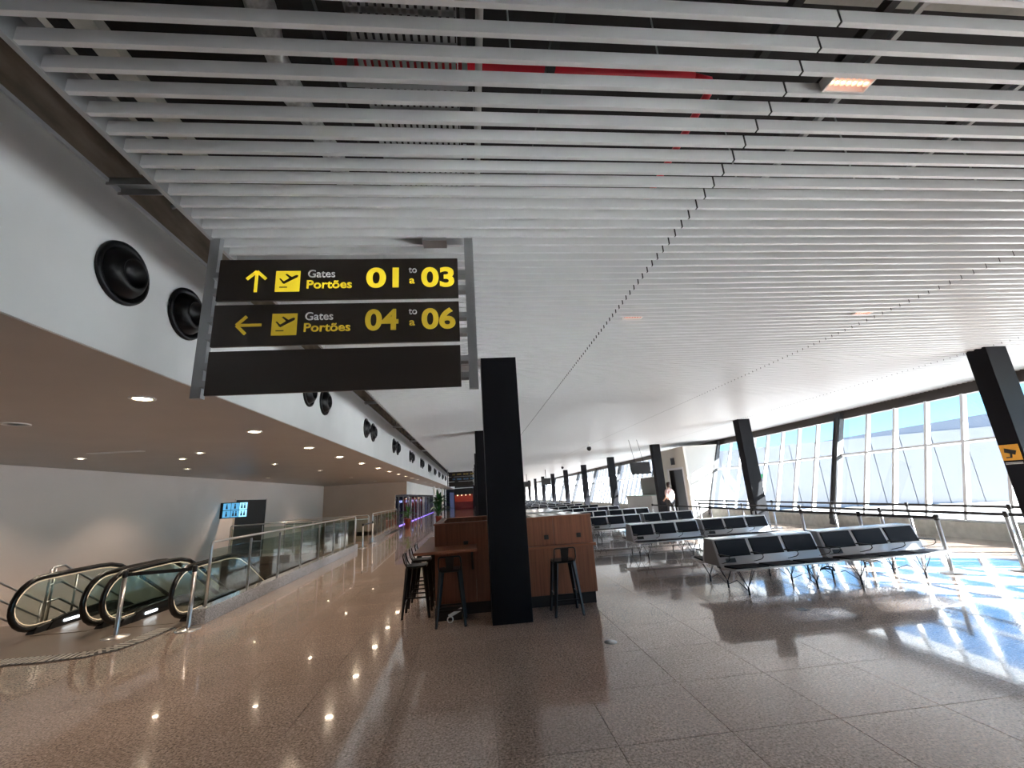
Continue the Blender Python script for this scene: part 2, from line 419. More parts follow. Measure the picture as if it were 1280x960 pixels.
# lower ceiling over the escalators
soffit = struct(MB().box(XW-.1, XB-.12, YB, 64, 2.85, 2.95).box(XB-.12, XB-.001, YB, 64, 2.85, 2.858).obj('ceiling_left', M_SOFFIT))
struct(MB().box(XW-.15, XW, YB, 28.1, -4.6, 2.95).obj('wall_left', M_CREAM))
struct(MB().box(XW, -4.9, 28.0, 28.15, -4.6, 2.85).box(-4.9, -4.2, 28.0, 28.15, 2.05, 2.85).obj('wall_end_of_stairwell', M_BEIGE))
struct(MB().box(XW-.2, 13.3, YB-.15, YB, -.2, 5.3).obj('wall_back', M_BEIGE))
# stairwell pit
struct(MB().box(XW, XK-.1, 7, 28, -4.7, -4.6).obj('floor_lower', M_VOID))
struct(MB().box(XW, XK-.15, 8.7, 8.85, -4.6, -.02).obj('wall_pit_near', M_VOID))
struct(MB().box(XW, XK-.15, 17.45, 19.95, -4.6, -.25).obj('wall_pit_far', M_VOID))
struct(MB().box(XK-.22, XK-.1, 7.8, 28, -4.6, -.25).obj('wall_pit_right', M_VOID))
# door opening in the left wall, its unlit inside painted as a black panel
dr = struct(MB().box(XW, XW+.03, 17.95, 20.45, 0, 2.1).obj('door_1', mat('doorway shade', (.006, .006, .007), .5)))
MB().box(XW+.03, XW+.05, 17.9, 17.95, 0, 2.14).box(XW+.03, XW+.05, 20.45, 20.5, 0, 2.14).obj('door_frame', M_CREAM, dr)

# ------------------------------------------------------------------ WINDOW WALL, leaning outwards
BX, BZ, TX, TZ = 11.62, .36, 12.62, 3.42
def wp(s_, y, out=0):     # s 0..1 up the pane
    return Vector((BX+(TX-BX)*s_ + out, y, BZ+(TZ-BZ)*s_))
NB = Vector((TZ-BZ, 0, -(TX-BX))).normalized()
struct(MB().box(11.5, 11.95, YB, YF, -.3, .36).obj('baseboard_right', M_CONC))
struct(MB().hexa([wp(1, YB)+Vector((-.06, 0, 0)), wp(1, YB)+Vector((.1, 0, .32)), wp(1, YF)+Vector((-.06, 0, 0)), wp(1, YF)+Vector((.1, 0, .32)),
                  wp(1, YB)+Vector((.2, 0, 0)), wp(1, YB)+Vector((.36, 0, .32)), wp(1, YF)+Vector((.2, 0, 0)), wp(1, YF)+Vector((.36, 0, .32))]).obj('trim_2', M_FRAME))
struct(MB().box(12.9, 13.3, YB, YF, 3.7, 5.3).obj('wall_above_windows', M_DECK))
struct(MB().box(12.95, 15.5, YB, YF, 4.12, 4.3).obj('ceiling_eave', M_ALU))
POSTW = .22
pane_me = {}
def slab(p0, p1, y0, y1, th):                    # slab lying in the window plane
    a, b = wp(p0, y0), wp(p1, y0); c, d = wp(p0, y1), wp(p1, y1); n = NB*th/2
    return [a-n, b-n, c-n, d-n, a+n, b+n, c+n, d+n]
struct(MB().hexa([(11.5, YB, 0), (12.7, YB, 3.8), (11.5, -5.3, 0), (12.7, -5.3, 3.8), (11.9, YB, 0), (13.1, YB, 3.8), (11.9, -5.3, 0), (13.1, -5.3, 3.8)]).obj('wall_light_block', M_BEIGE))  # unseen wall added to cut the window light on the slat sides
for i in range(-2, 10):
    yp = 5.77 + BAY*i
    if yp+BAY > YF: break
    win = sroot('window_%d' % (i+3))
    lo, hi = yp+POSTW/2, yp+BAY-POSTW/2; n = 8; p = (hi-lo)/n
    if i == 2: skip = (20.5, 22.6)               # vestibule stands here
    if i == -2: lo = -5.25; n = 4; p = (hi-lo)/n
    for k in range(n):
        y0, y1 = lo+k*p, lo+(k+1)*p
        MB().hexa(slab(0, .60, y0+.03, y1-.03, .012)).obj('pane', M_GLASS, win)
        MB().hexa(slab(.615, 1, y0+.03, y1-.03, .012)).obj('pane', M_GLASS, win)
        if k: MB().hexa(slab(0, 1, y0-.035, y0+.035, .12)).obj('mullion', M_ALU, win)
    MB().hexa(slab(.60, .617, lo, hi, .11)).obj('transom', M_ALU, win)
    MB().hexa(slab(0, .012, lo, hi, .11)).obj('bottom_rail', M_ALU, win)
    if i == -2: continue
    mb = MB(); n_ = NB*.16
    a0, b0, a1, b1 = wp(-.1, yp-POSTW/2), wp(1.06, yp-POSTW/2), wp(-.1, yp+POSTW/2), wp(1.06, yp+POSTW/2)
    mb.hexa([a0-n_, b0-n_, a1-n_, b1-n_, a0, b0, a1, b1]); mb.obj('window_post', M_POST, win)
    for dy in (-.09, .09): MB().tube([wp(-.05, yp+dy)-n_*1.15, wp(1.0, yp+dy)-n_*1.15], .02, 6).obj('post_pipe', M_POST, win)

# ------------------------------------------------------------------ COLUMNS
def column(x0, x1, y0, y1, label, zt=ZC+.02):
    mb = MB(); cx, cy = (x0+x1)/2, (y0+y1)/2
    mb.box(x0-cx, x1-cx, y0-cy, y1-cy, 0, zt)
    return tag(mb.obj('column', M_COLUMN, loc=(cx, cy, 0), bevel=.006), label, 'column')
for i in range(9):
    y = 6.18+BAY*i
    lab = 'tall black column standing before the wooden counter' if i == 0 else 'black column in the central line, %s' % ordc(i)
    column(.19, .73, y, y+.4, lab) if i == 0 else column(.12, .5, y, y+.4, lab)
for i in range(11):
    y = 6.43+BAY*i
    column(9.33, 9.76, y, y+.32, 'black column on the window side with a yellow sign, nearest the camera' if i == 0 else 'black column on the window side, %s' % ordc(i))

# ------------------------------------------------------------------ HANGING SIGN
def text_mesh(body, size, m, parent, name, loc, bold=0.0, depth=.004):
    cu = bpy.data.curves.new(name, 'FONT'); cu.body = body; cu.size = size; cu.extrude = depth; cu.offset = bold
    cu.align_x = 'LEFT'
    o = bpy.data.objects.new(name, cu); COL.objects.link(o)
    dg = bpy.context.evaluated_depsgraph_get(); dg.update()
    me = bpy.data.meshes.new_from_object(o.evaluated_get(dg)); bpy.data.objects.remove(o)
    me.materials.clear(); me.materials.append(m)
    o = bpy.data.objects.new(name, me); COL.objects.link(o); o.parent = parent
    o.location = loc; o.rotation_euler = (PI/2, 0, 0)
    return o
def fit_text(body, x0, x1, zb, h, m, parent, name, y, bold):
    o = text_mesh(body, 1.0, m, parent, name, (0, 0, 0), bold)
    xsv = [v.co.x for v in o.data.vertices]; ysv = [v.co.y for v in o.data.vertices]
    base = 0
    digits = [v for v in ysv]
    sx = (x1-x0)/(max(xsv)-min(xsv)); sy = h/.70
    o.scale = (sx, sy, 1); o.location = (x0-min(xsv)*sx, y, zb)
    return o
def make_sign(x0, x1, y, label):
    r = thing('gate_sign', label, 'sign', ((x0+x1)/2, y, 2.44))
    W = (x1-x0)/2
    for s_ in (-1, 1):
        MB().box(s_*(W+.035)-.035, s_*(W+.035)+.035, .0, .05, 0, ZC-2.44+.02).obj('hanging_post', M_GALV, r)
        for z in (.07, .20, .42, .55, .775, .905):
            MB().box(min(s_*(W-.1), s_*(W+.0)), max(s_*(W-.1), s_*(W+.0)), -.034, .04, z, z+.045).obj('fixing_bar', M_GALV, r)
    return r, W
sg, W = make_sign(-1.86, .0, 3.03, 'dark brown hanging gate sign with yellow lettering and an empty third board')
PW = W-.055
panels = []
for z0, z1 in ((.705, 1.04), (.352, .672), (.0, .318)):
    o = MB().box(-PW, PW, -.06, -.035, z0, z1).obj('sign_panel', M_SIGN, sg, bevel=.004); panels.append(o)
def glyphs(pn, z, myel, arrow, a, b):
    y = -.0605; X = lambda q: q + .93           # world x to local
    # arrow
    mb = MB(); cx, cz = X(-1.535), z+.155; ang = 0 if arrow == 'up' else PI/2
    if arrow != 'up': cx -= .02
    def rp(u, v): return (cx+u*math.cos(ang)-v*math.sin(ang), cz+u*math.sin(ang)+v*math.cos(ang))
    def bar(p, q, t):
        p, q = Vector(p), Vector(q); d = (q-p).normalized(); n = Vector((-d.y, d.x))*t/2
        mb.prism([rp(*(p+n)), rp(*(p-n)), rp(*(q-n)), rp(*(q+n))], 'Y', y-.004, y)
    bar((0, -.085), (0, .08), .021); bar((0, .085), (-.068, .02), .023); bar((0, .085), (.068, .02), .023)
    mb.obj('arrow', myel, pn)
    # plane square
    x0, x1, z0, z1 = X(-1.40), X(-1.225), z+.07, z+.24
    MB().box(x0, x1, y-.004, y, z0, z1).obj('pictogram_square', myel, pn, bevel=.004)
    mb = MB(); ox, oz = x0+.012, z0+.012
    P = lambda L: [(ox+u, oz+v) for u, v in L]
    mb.prism(P([(.035, .062), (.05, .05), (.145, .105), (.15, .12), (.135, .123), (.09, .1)]), 'Y', y-.006, y-.004)
    mb.prism(P([(.055, .128), (.068, .133), (.115, .098), (.098, .087)]), 'Y', y-.006, y-.004)
    mb.prism(P([(.015, .092), (.024, .096), (.052, .068), (.042, .058)]), 'Y', y-.006, y-.004)
    mb.prism(P([(.02, .02), (.075, .02), (.075, .027), (.02, .027)]), 'Y', y-.006, y-.004)
    mb.obj('plane_pictogram', M_SIGN, pn)
    fit_text('Gates', X(-1.17), X(-.975), z+.185, .062, M_WLET, pn, 'lettering', y-.002, .0)
    fit_text('Portões', X(-1.175), X(-.85), z+.095, .066, myel, pn, 'lettering', y-.002, .012)
    fit_text(a, X(-.745), X(-.505), z+.10, .155, myel, pn, 'lettering', y-.002, .03)
    fit_text('to', X(-.43), X(-.37), z+.215, .055, M_WLET, pn, 'lettering', y-.002, .0)
    fit_text('a', X(-.425), X(-.385), z+.125, .06, myel, pn, 'lettering', y-.002, .006)
    fit_text(b, X(-.335), X(-.085), z+.10, .155, myel, pn, 'lettering', y-.002, .03)
glyphs(panels[0], .70, M_YEL_LIT, 'up', '01', '03')
glyphs(panels[1], .355, M_YEL_DIM, 'left', '04', '06')
s2, W = make_sign(-1.80, .05, 32.0, 'small distant hanging sign with dark boards at the far end of the hall')
for q, (z0, z1) in enumerate(((.70, 1.035), (.355, .685), (.0, .33))):
    o = MB().box(-PW, PW, -.06, .0, z0, z1).obj('sign_panel', M_SIGN, s2)
    if q < 2:
        mb = MB(); x = -.6
        for wd in (.1, .12, .0, .08, .3, .0, .2, .2, .0, .1, .2):
            if wd: mb.box(x, x+wd*.8, -.065, -.06, z0+.1, z0+.22)
            x += wd if wd else .1
        stuff(mb.obj('lettering', mat('dim amber lettering', (.3, .22, .05), .5) if q == 0 else mat('dim blue lettering', (.08, .16, .28), .5), o))

# ------------------------------------------------------------------ AIR NOZZLES
def nozzle():
    r = thing('air_nozzle', 'x', 'air nozzle', (XB, 0, 3.51))
    MB().lathe([(.245, .001), (.25, .01), (.245, .030), (.215, .034), (.20, .012), (.185, .004), (.0, .004)], (0, 0, 0), 'X', 40).obj('bezel', M_NOZ, r)
    MB().lathe([(.20, .012), (.18, .055), (.145, .09), (.118, .105), (.108, .10), (.10, .04), (.0, .03)], (0, .0, 0), 'X', 40).obj('nozzle_ring', M_NOZ, r)
    return r
nz = nozzle(); first = True
for i in range(11):
    for j in (0, 1):
        y = 3.21+3.87*i+.76*j
        lab = 'black air nozzle, %s one of the pair %s' % (('nearer', 'farther')[j], ordc(i))
        if first: nz.location = (XB, y, 3.51); nz['label'] = lab; nz['group'] = 'air nozzles on the white bulkhead'; first = False
        else: dup(nz, (XB, y, 3.51), label=lab, group='air nozzles on the white bulkhead')

# ------------------------------------------------------------------ DOWNLIGHTS (each with its own lamp)
def downlight(x, y, label, rad=.085, power=34):
    r = thing('downlight', label, 'downlight', (x, y, 2.85), group='downlights in the low ceiling')
    MB().lathe([(rad+.03, -.0), (rad+.03, -.008), (rad, -.012), (rad-.01, 0)], (0, 0, 0), 'Z', 24).obj('ring', M_RING, r)
    MB().lathe([(rad-.008, -.004), (0, -.004)], (0, 0, 0), 'Z', 20).obj('lens', M_LAMP, r)
    l = bpy.data.lights.new('downlight_lamp', 'SPOT'); l.energy = power; l.color = (1, .80, .62); l.spot_size = math.radians(125); l.spot_blend = .6
    l.shadow_soft_size = rad
    o = bpy.data.objects.new('downlight_lamp', l); COL.objects.link(o); o.parent = r; o.location = (0, 0, -.03)
    return r
for i, y in enumerate((4.55, 6.85, 9.1, 11.2, 13.4, 15.7, 17.8, 19.9, 22.1, 24.3, 26.5)):
    downlight(-3.35, y, 'warm downlight in the row beside the bulkhead, %s' % ordc(i))
for (x, y, lab) in ((-7.57, 9.0, 'small downlight nearest the left wall over the escalators'), (-6.28, 9.9, 'small downlight over the left escalator'),
                    (-5.43, 9.06, 'small downlight over the right escalator'), (-5.35, 12.17, 'small downlight over the middle of the stairwell railing'),
                    (-5.2, 15.26, 'small downlight over the far end of the first stairwell'), (-7.58, 12.2, 'small downlight over the left half of the stairwell'),
                    (-7.9, 17.5, 'small downlight before the dark doorway'), (-5.6, 20.5, 'small downlight over the passage between the railings'),
                    (-7.3, 23.5, 'small downlight over the second stairwell'), (-5.6, 25.5, 'small downlight close to the beige wall')):
    downlight(x, y, lab, .06, 46)
for i, y in enumerate((31, 35, 39, 44, 49, 55)):
    downlight(-3.35, y, 'tiny far downlight before the shop fronts, %s of that row' % ORD[i].replace('nearest', 'first'), power=40)
tag(MB().lathe([(.13, 0), (.13, -.01), (.11, -.012), (.1, 0), (0, 0)], (-5.46, 5.55, 2.85), 'Z', 24).obj('ceiling_grille', M_RING), 'unlit round grille in the low ceiling at far left', 'grille')
mb = MB()
for i in range(4): mb.box(-6.9, -6.0, 8.3+i*.035, 8.315+i*.035, 2.838, 2.85)
tag(mb.obj('linear_vent', M_RING), 'long narrow slot vent in the low ceiling', 'vent')

# ------------------------------------------------------------------ TROFFER LAMPS between the slats
def troffer(x, y, label, lit=True):
    r = thing('ceiling_lamp', label, 'ceiling lamp', (x, y, ZC+.008))
    w_, d_ = .125, .045
    mb = MB(); mb.box(-w_, w_, -d_, -d_+.008, -.006, .05); mb.box(-w_, w_, d_-.008, d_, -.006, .05); mb.box(-w_, -w_+.008, -d_+.008, d_-.008, -.006, .05); mb.box(w_-.008, w_, -d_+.008, d_-.008, -.006, .05)
    mb.box(-w_, w_, -d_, d_, .05, .06); mb.obj('housing', M_RING, r)
    for k in range(7):
        cx = -w_+.022+k*(2*w_-.044)/6
        MB().lathe([(.016, 0), (.012, .018), (.007, .03), (0, .03)], (cx, 0, .005), 'Z', 12).obj('reflector', M_COPPER, r)
        if lit: MB().lathe([(.0075, .012), (0, .008)], (cx, .002, .006), 'Z', 8).obj('bulb', M_TUBE, r)
    return r
troffer(2.12, 1.63, 'lit rectangular lamp with seven copper reflectors between the slats at upper right')
troffer(2.07, 4.74, 'rectangular lamp between the slats halfway along the joint line')
troffer(5.26, 4.77, 'rectangular lamp between the slats on the right side')
tag(MB().box(-.33, -.14, 3.02, 3.13, ZC-.03, ZC+.02).obj('grey_box', M_GALV), 'small grey box under the slats left of the right sign post', 'box')
tag(MB().box(-1.36, -.98, 3.45, 3.56, ZC-.03, ZC+.02).obj('grey_box', M_GALV), 'grey box under the slats behind the top of the gate sign', 'box')  # plain grey block below the slats, use unknown

# ------------------------------------------------------------------ COUNTER (wooden booth)
ct = thing('wooden_counter', 'reddish wooden island counter around the black column with black kickboard', 'counter', (.6, 8.7, 0))
def lx(x): return x-.6
def ly(y): return y-8.7
def wbox(name, m, x0, x1, y0, y1, z0, z1, par=None, bev=.003):
    return MB().box(lx(x0), lx(x1), ly(y0), ly(y1), z0, z1).obj(name, m, par or ct, bevel=bev)
panels_x = [-.61, .0, .60, 1.22, 1.83]
for a, b in zip(panels_x[:-1], panels_x[1:]): wbox('wood_panel', M_WOOD, a+.002, b-.002, 6.85, 6.89, .16, 1.27)
for a, b in ((6.89, 7.5), (7.5, 8.1), (8.1, 8.6)):
    wbox('wood_panel', M_WOOD, -.61, -.57, a+.002, b-.002, .16, 1.27)
for a, b in ((6.89, 7.8), (7.8, 8.7), (8.7, 9.6), (9.6, 10.5)): wbox('wood_panel', M_WOOD, 1.79, 1.83, a+.002, b-.002, .16, 1.27)
wbox('wood_panel', M_WOOD, -.57, .75, 8.56, 8.6, .16, 1.27); wbox('wood_panel', M_WOOD, .75, 1.79, 10.46, 10.5, .16, 1.27)
wbox('wood_panel', M_WOOD, .74, .78, 8.6, 10.46, .16, 1.27)
wbox('cap', M_WOODX, -.62, 1.84, 6.83, 6.95, 1.27, 1.29); wbox('cap', M_WOODX, -.62, -.52, 6.95, 8.52, 1.27, 1.29)
wbox('cap', M_WOODX, -.62, .78, 8.52, 8.62, 1.27, 1.29)
wbox('kickboard', M_KICK, -.58, 1.80, 6.88, 6.9, 0, .16); wbox('kickboard', M_KICK, -.58, -.56, 6.9, 8.57, 0, .16); wbox('kickboard', M_KICK, 1.78, 1.80, 6.9, 10.47, 0, .16)
wbox('white_worktop', M_WHITETOP, .95, 1.80, 6.97, 8.3, 1.24, 1.275); wbox('white_worktop', M_WHITETOP, .80, 1.80, 8.75, 10.45, 1.24, 1.275)
wbox('worktop_strip', M_KICK, 1.12, 1.17, 6.99, 8.28, 1.275, 1.279); wbox('worktop_strip', M_KICK, 1.42, 1.47, 6.99, 8.28, 1.275, 1.279)
wbox('worktop_strip', M_KICK, .80, 1.80, 8.35, 8.7, 1.2, 1.26)
wbox('ledge', M_WOODX, -.84, .02, 6.22, 6.85, .93, .965); wbox('ledge', M_WOODX, -.84, -.61, 6.85, 8.6, .93, .965)
wbox('ledge', M_WOODX, .74, 1.86, 6.79, 6.85, .82, .86)
for x, z in ((-.14, .98), (1.10, .98), (1.61, .98)):
    s_ = wbox('power_socket', M_KICK, x-.035, x+.035, 6.842, 6.85, z-.03, z+.035, bev=.002)
for x in (-.05,): MB().beam((lx(x), ly(6.3), .93), (lx(x), ly(6.85), .62), .03, .03, (1, 0, 0)).obj('ledge_bracket', M_KICK, ct)
for y in (7.4, 8.08): MB().beam((lx(-.82), ly(y), .93), (lx(-.61), ly(y), .8), .03, .03).obj('ledge_bracket', M_KICK, ct)
# dark box standing next to the counter's left side
tag(MB().box(-.60, -.22, 6.62, 6.84, 0, .17).obj('floor_box', M_KICK, bevel=.01), 'low dark box on the floor under the ledge behind the left stool', 'box')
# white cable plug on the floor
r = thing('cable_tag', 'small white looped tag and plug on the floor under the left stool', 'tag', (-.38, 6.5, 0))
MB().lathe([(.03, -.01), (.045, -.01), (.045, .01), (.03, .01), (.03, -.01)], (0, 0, .045), 'Y', 20).obj('loop', M_WHITETOP, r)
MB().beam((-.02, 0, .085), (.16, .08, .15), .03, .04).obj('plug', M_WHITETOP, r)

# ------------------------------------------------------------------ BAR STOOLS
def make_stool(label, loc, rz):
    r = thing('bar_stool', label, 'bar stool', loc, rz)
    mb = MB(); q = .155; prof = [(-q, -q+.03), (-q+.03, -q), (q-.03, -q), (q, -q+.03), (q, q-.03), (q-.03, q), (-q+.03, q), (-q, q-.03)]
    mb.prism(prof, 'Z', .675, .705); mb.obj('seat', M_STOOL, r, bevel=.008)
    for sx in (-1, 1):
        for sy in (-1, 1):
            t = (sx*.125, sy*.125, .68); b = (sx*.195, sy*.195, 0)
            m2 = MB(); m2.beam(b, t, .028, .022, (sx, -sy, 0), .062, .034); m2.obj('leg', M_STOOL, r)
            MB().lathe([(.016, 0), (.016, .012), (0, .012)], (sx*.195, sy*.195, 0), 'Z', 10).obj('rubber_foot', M_RUBBER, r)
    for z, k in ((.20, 0), (.27, 1)):
        e = .193-.07*z/.68
        for q_ in (-e, e):
            if k == 0: MB().beam((-e, q_, z), (e, q_, z), .01, .02).obj('crossbar', M_STOOL, r)
            else: MB().beam((q_, -e, z), (q_, e, z), .01, .02, (1, 0, 0)).obj('crossbar', M_STOOL, r)
    pts = [(-.15, -.13, .69), (-.155, -.17, .76), (-.15, -.19, .84)] + \
          [(-.15+.03*(1-math.cos(a)), -.19, .85+.03*math.sin(a)) for a in (.5, 1.0, 1.57)] + \
          [(.15-.03*(1-math.cos(a)), -.19, .85+.03*math.sin(a)) for a in (1.57, 1.0, .5)] + [(.15, -.19, .84), (.155, -.17, .76), (.15, -.13, .69)]
    MB().tube(pts, .0095, 8).obj('back_frame', M_STOOL, r)
    MB().hexa([(-.045, -.15, .69), (-.06, -.195, .875), (-.045, -.145, .69), (-.06, -.19, .875), (.045, -.15, .69), (.06, -.195, .875), (.045, -.145, .69), (.06, -.19, .875)]).obj('back_splat', M_STOOL, r)
    return r
st = make_stool('black metal bar stool standing alone in front of the right part of the counter', (1.25, 6.46, 0), 0)
dup(st, (-.36, 6.47, 0), 0, 'black metal bar stool tucked under the front of the wooden ledge')
dup(st, (-.90, 7.08, 0), -PI/2, 'black metal bar stool at the left side of the counter, nearest of three there')
dup(st, (-.90, 7.72, 0), -PI/2, 'black metal bar stool at the left side of the counter, middle of three')
dup(st, (-.90, 8.42, 0), -PI/2, 'black metal bar stool at the left side of the counter, farthest of three')

# ------------------------------------------------------------------ BENCHES, back to back, three seats a side
def make_bench(label, loc, full=True):
    r = thing('waiting_bench', label, 'bench', loc, group='rows of airport benches')
    L = 1.72; p = L/3
    # shell cross section (Y,Z) closed: wedge back with both seats
    def side_shell(s):
        prof = [(.64, .36), (.655, .375), (.64, .385), (.50, .372), (.36, .352), (.29, .36), (.255, .40), (.20, .58), (.135, .745), (.11, .75),
                (.17, .56), (.225, .385), (.28, .335), (.36, .33), (.52, .352)]
        return [(s*a, b) for a, b in prof]
    for s in (-1, 1):
        MB().prism(side_shell(s), 'X', 0, L, True).obj('seat_shell', M_SEATW, r, fix=True)
    MB().prism([(-.12, .75), (.12, .75), (.235, .41), (.21, .36), (-.21, .36), (-.235, .41)], 'X', .004, .02).obj('side_panel', M_SIDE, r)
    MB().prism([(-.12, .75), (.12, .75), (.235, .41), (.21, .36), (-.21, .36), (-.235, .41)], 'X', L-.02, L-.004).obj('side_panel', M_SIDE, r)
    MB().box(0, L, -.135, .135, .742, .756).obj('top_rail', M_SEATW, r, bevel=.004)
    if not full: 
        mb = MB(); mc = MB()
        for s in (-1, 1):
            for k in range(3):
                x0, x1 = k*p+.03, (k+1)*p-.03
                mb.hexa([(x0, s*.235, .50), (x0, s*.15, .735), (x0, s*.215, .49), (x0, s*.13, .73), (x1, s*.235, .50), (x1, s*.15, .735), (x1, s*.215, .49), (x1, s*.13, .73)])
                mc.box(x0, x1, min(s*.31, s*.63), max(s*.31, s*.63), .37, .395)
        stuff(mb.obj('backrest_pads', M_PAD, r)); stuff(mc.obj('seat_pads', M_PAD, r))
        ml = MB()
        for x in (.22, 1.32):
            for y in (-.53, 0, .53): ml.tube([(x, y, 0), (x, y, .34)], .012, 5)
        stuff(ml.obj('legs', M_STOOL, r))
        return r
    for s in (-1, 1):
        for k in range(3):
            x0, x1 = k*p+.028, (k+1)*p-.028
            P = []
            for x in (x0, x1):
                P += [(x, s*.245, .50), (x, s*.158, .738), (x, s*.215, .495), (x, s*.128, .73)]
            MB().hexa(P).obj('backrest_pad', M_PAD, r, bevel=.01)
            P = []
            for x in (x0, x1): P += [(x, s*.30, .36), (x, s*.30, .388), (x, s*.635, .378), (x, s*.635, .402)]
            MB().hexa(P).obj('seat_pad', M_PAD, r, bevel=.008)
    for s in (-1, 1):
        for k in range(4):
            x = max(.03, min(L-.03, k*p))
            ar = MB().beam((x, s*.22, .535), (x, s*.50, .545), .045, .018, (1, 0, 0), .03, .014).obj('armrest', M_STOOL, r, bevel=.004)
            MB().tube([(x, s*.49, .54), (x, s*.495, .50), (x, s*.45, .465), (x, s*.30, .42), (x, s*.25, .41)], .006, 6).obj('arm_stay', M_STOOL, ar)
    MB().hexa([(.11, -.262, .415), (.11, -.243, .475), (.11, -.25, .41), (.11, -.23, .47), (.27, -.262, .415), (.27, -.243, .475), (.27, -.25, .41), (.27, -.23, .47)]).obj('socket_plate', M_BLACK, r)
    MB().box(.1, L-.1, -.03, .03, .30, .345).obj('beam', M_STOOL, r)
    for x in (.22, 1.32):
        for y in (-.53, 0, .53):
            lg = MB(); lg.lathe([(.014, 0), (.014, .1), (.011, .12), (0, .12)], (x, y, 0), 'Z', 10)
            for dx, dy in ((-.13, -.05), (-.09, .09), (.09, -.08), (.14, .05)):
                lg.tube([(x, y, .10), (x+dx*.35, y+dy*.35, .18), (x+dx, y+dy, .345)], .0055, 6)
            lg.obj('leg', M_STOOL, r)
        MB().tube([(x, -.53, .05), (x, -.27, .16), (x, 0, .05), (x, .27, .16), (x, .53, .05)], .006, 6).obj('cross_wire', M_STOOL, r)
    return r
# rows
rowY = [7.02 + 3.715*i for i in range(18)]
X1, X2, X0_, X00 = 3.79, 5.62, 1.96, .13
b0 = None; bs = None
for i, y in enumerate(rowY):
    mods = [(X1, 'left'), (X2, 'right')]
    if i >= 4: mods = [(X0_, 'left'), (X1, 'middle'), (X2, 'right')]
    if i >= 9: mods = [(X00, 'outer left'), (X0_, 'inner left'), (X1, 'middle'), (X2, 'right')]
    for x, nm in mods:
        lab = 'black and grey back-to-back bench, %s bench of the row %s' % (nm, ordc(i))
        if i < 7:
            if b0 is None: b0 = make_bench(lab, (x, y, 0))
            else: 
                q = dup(b0, (x, y, 0), label=lab)
                if i == 0: MB().tube([(.06+.11*math.cos(a*PI/8), -.1+.09*math.sin(a*PI/8), .17+.02*math.sin(a*PI/4)) for a in range(16)], .012, 6, closed=True).obj('cable_coil', M_BELT, q)
        else:
            if bs is None: bs = make_bench(lab, (x, y, 0), False)
            else: dup(bs, (x, y, 0), label=lab)

# ------------------------------------------------------------------ BELT BARRIERS
def make_post(label, loc, h=.9, rz=0):
    r = thing('barrier_post', label, 'barrier post', loc, rz)
    MB().lathe([(.165, 0), (.165, .008), (.12, .022), (.05, .03), (.033, .04), (0, .04)], (0, 0, 0), 'Z', 28).obj('base', M_STEEL, r)
    MB().lathe([(.03, .03), (.03, h-.08), (0, h-.08)], (0, 0, 0), 'Z', 16).obj('pole', M_STEEL, r)
    MB().lathe([(.031, h-.09), (.034, h-.085), (.034, h-.005), (.03, h), (0, h)], (0, 0, 0), 'Z', 16).obj('belt_head', M_BELT, r)
    return r
lines = [(7.6, 7.45, [6.66, 8.1, 9.6, 11.3, 13.4, 15.6, 17.8], 'aisle line beside the benches'),
         (8.5, 8.75, [4.4, 6.4, 8.65, 11.0, 13.6, 16.4], 'middle line'),
         (9.95, 10.3, [4.9, 7.4, 9.4, 11.6, 14.2, 17.0, 19.6], 'line beside the windows')]
p0 = None
for xa, xb, yy, nm in lines:
    pos = []
    for k, y in enumerate(yy):
        x = xa+(xb-xa)*k/(len(yy)-1); pos.append((x, y))
        lab = 'steel belt barrier post, %s in the %s' % (ordc(k), nm)
        if p0 is None: p0 = make_post(lab, (x, y, 0)); p0['group'] = 'belt barrier posts at the windows'
        else: dup(p0, (x, y, 0), label=lab, group='belt barrier posts at the windows')
    for k in range(len(pos)-1):
        (xa_, ya_), (xb_, yb_) = pos[k], pos[k+1]
        tag(MB().beam((xa_, ya_+.037, .85), (xb_, yb_-.037, .85), .003, .05, (1, 0, 0)).obj('barrier_belt', M_BELT),
            'black belt after the %s post in the %s' % (ORD[k].replace('nearest', 'first'), nm), 'belt', 'belts between the barrier posts')
a = dup(p0, (-5.25, 7.35, 0), label='steel barrier post left of two before the escalators', group='belt posts before the escalators')
b = dup(p0, (-4.31, 7.42, 0), label='steel barrier post right of two before the escalators, beside the granite kerb', group='belt posts before the escalators')
tag(MB().beam((-5.21, 7.353, .85), (-4.35, 7.417, .85), .003, .05, (0, 1, 0)).obj('barrier_belt', M_BELT), 'black belt stretched between the two posts before the escalators', 'belt')
dup(p0, (-4.32, 17.75, 0), label='slim post at the near side of the passage between the railings', group='belt posts at the passage')
dup(p0, (-4.36, 19.55, 0), label='slim post at the far side of the passage between the railings', group='belt posts at the passage')
tag(MB().beam((-4.32, 17.79, .85), (-4.36, 19.51, .85), .003, .05, (1, 0, 0)).obj('barrier_belt', M_BELT), 'black belt closing the passage between the two railings', 'belt')

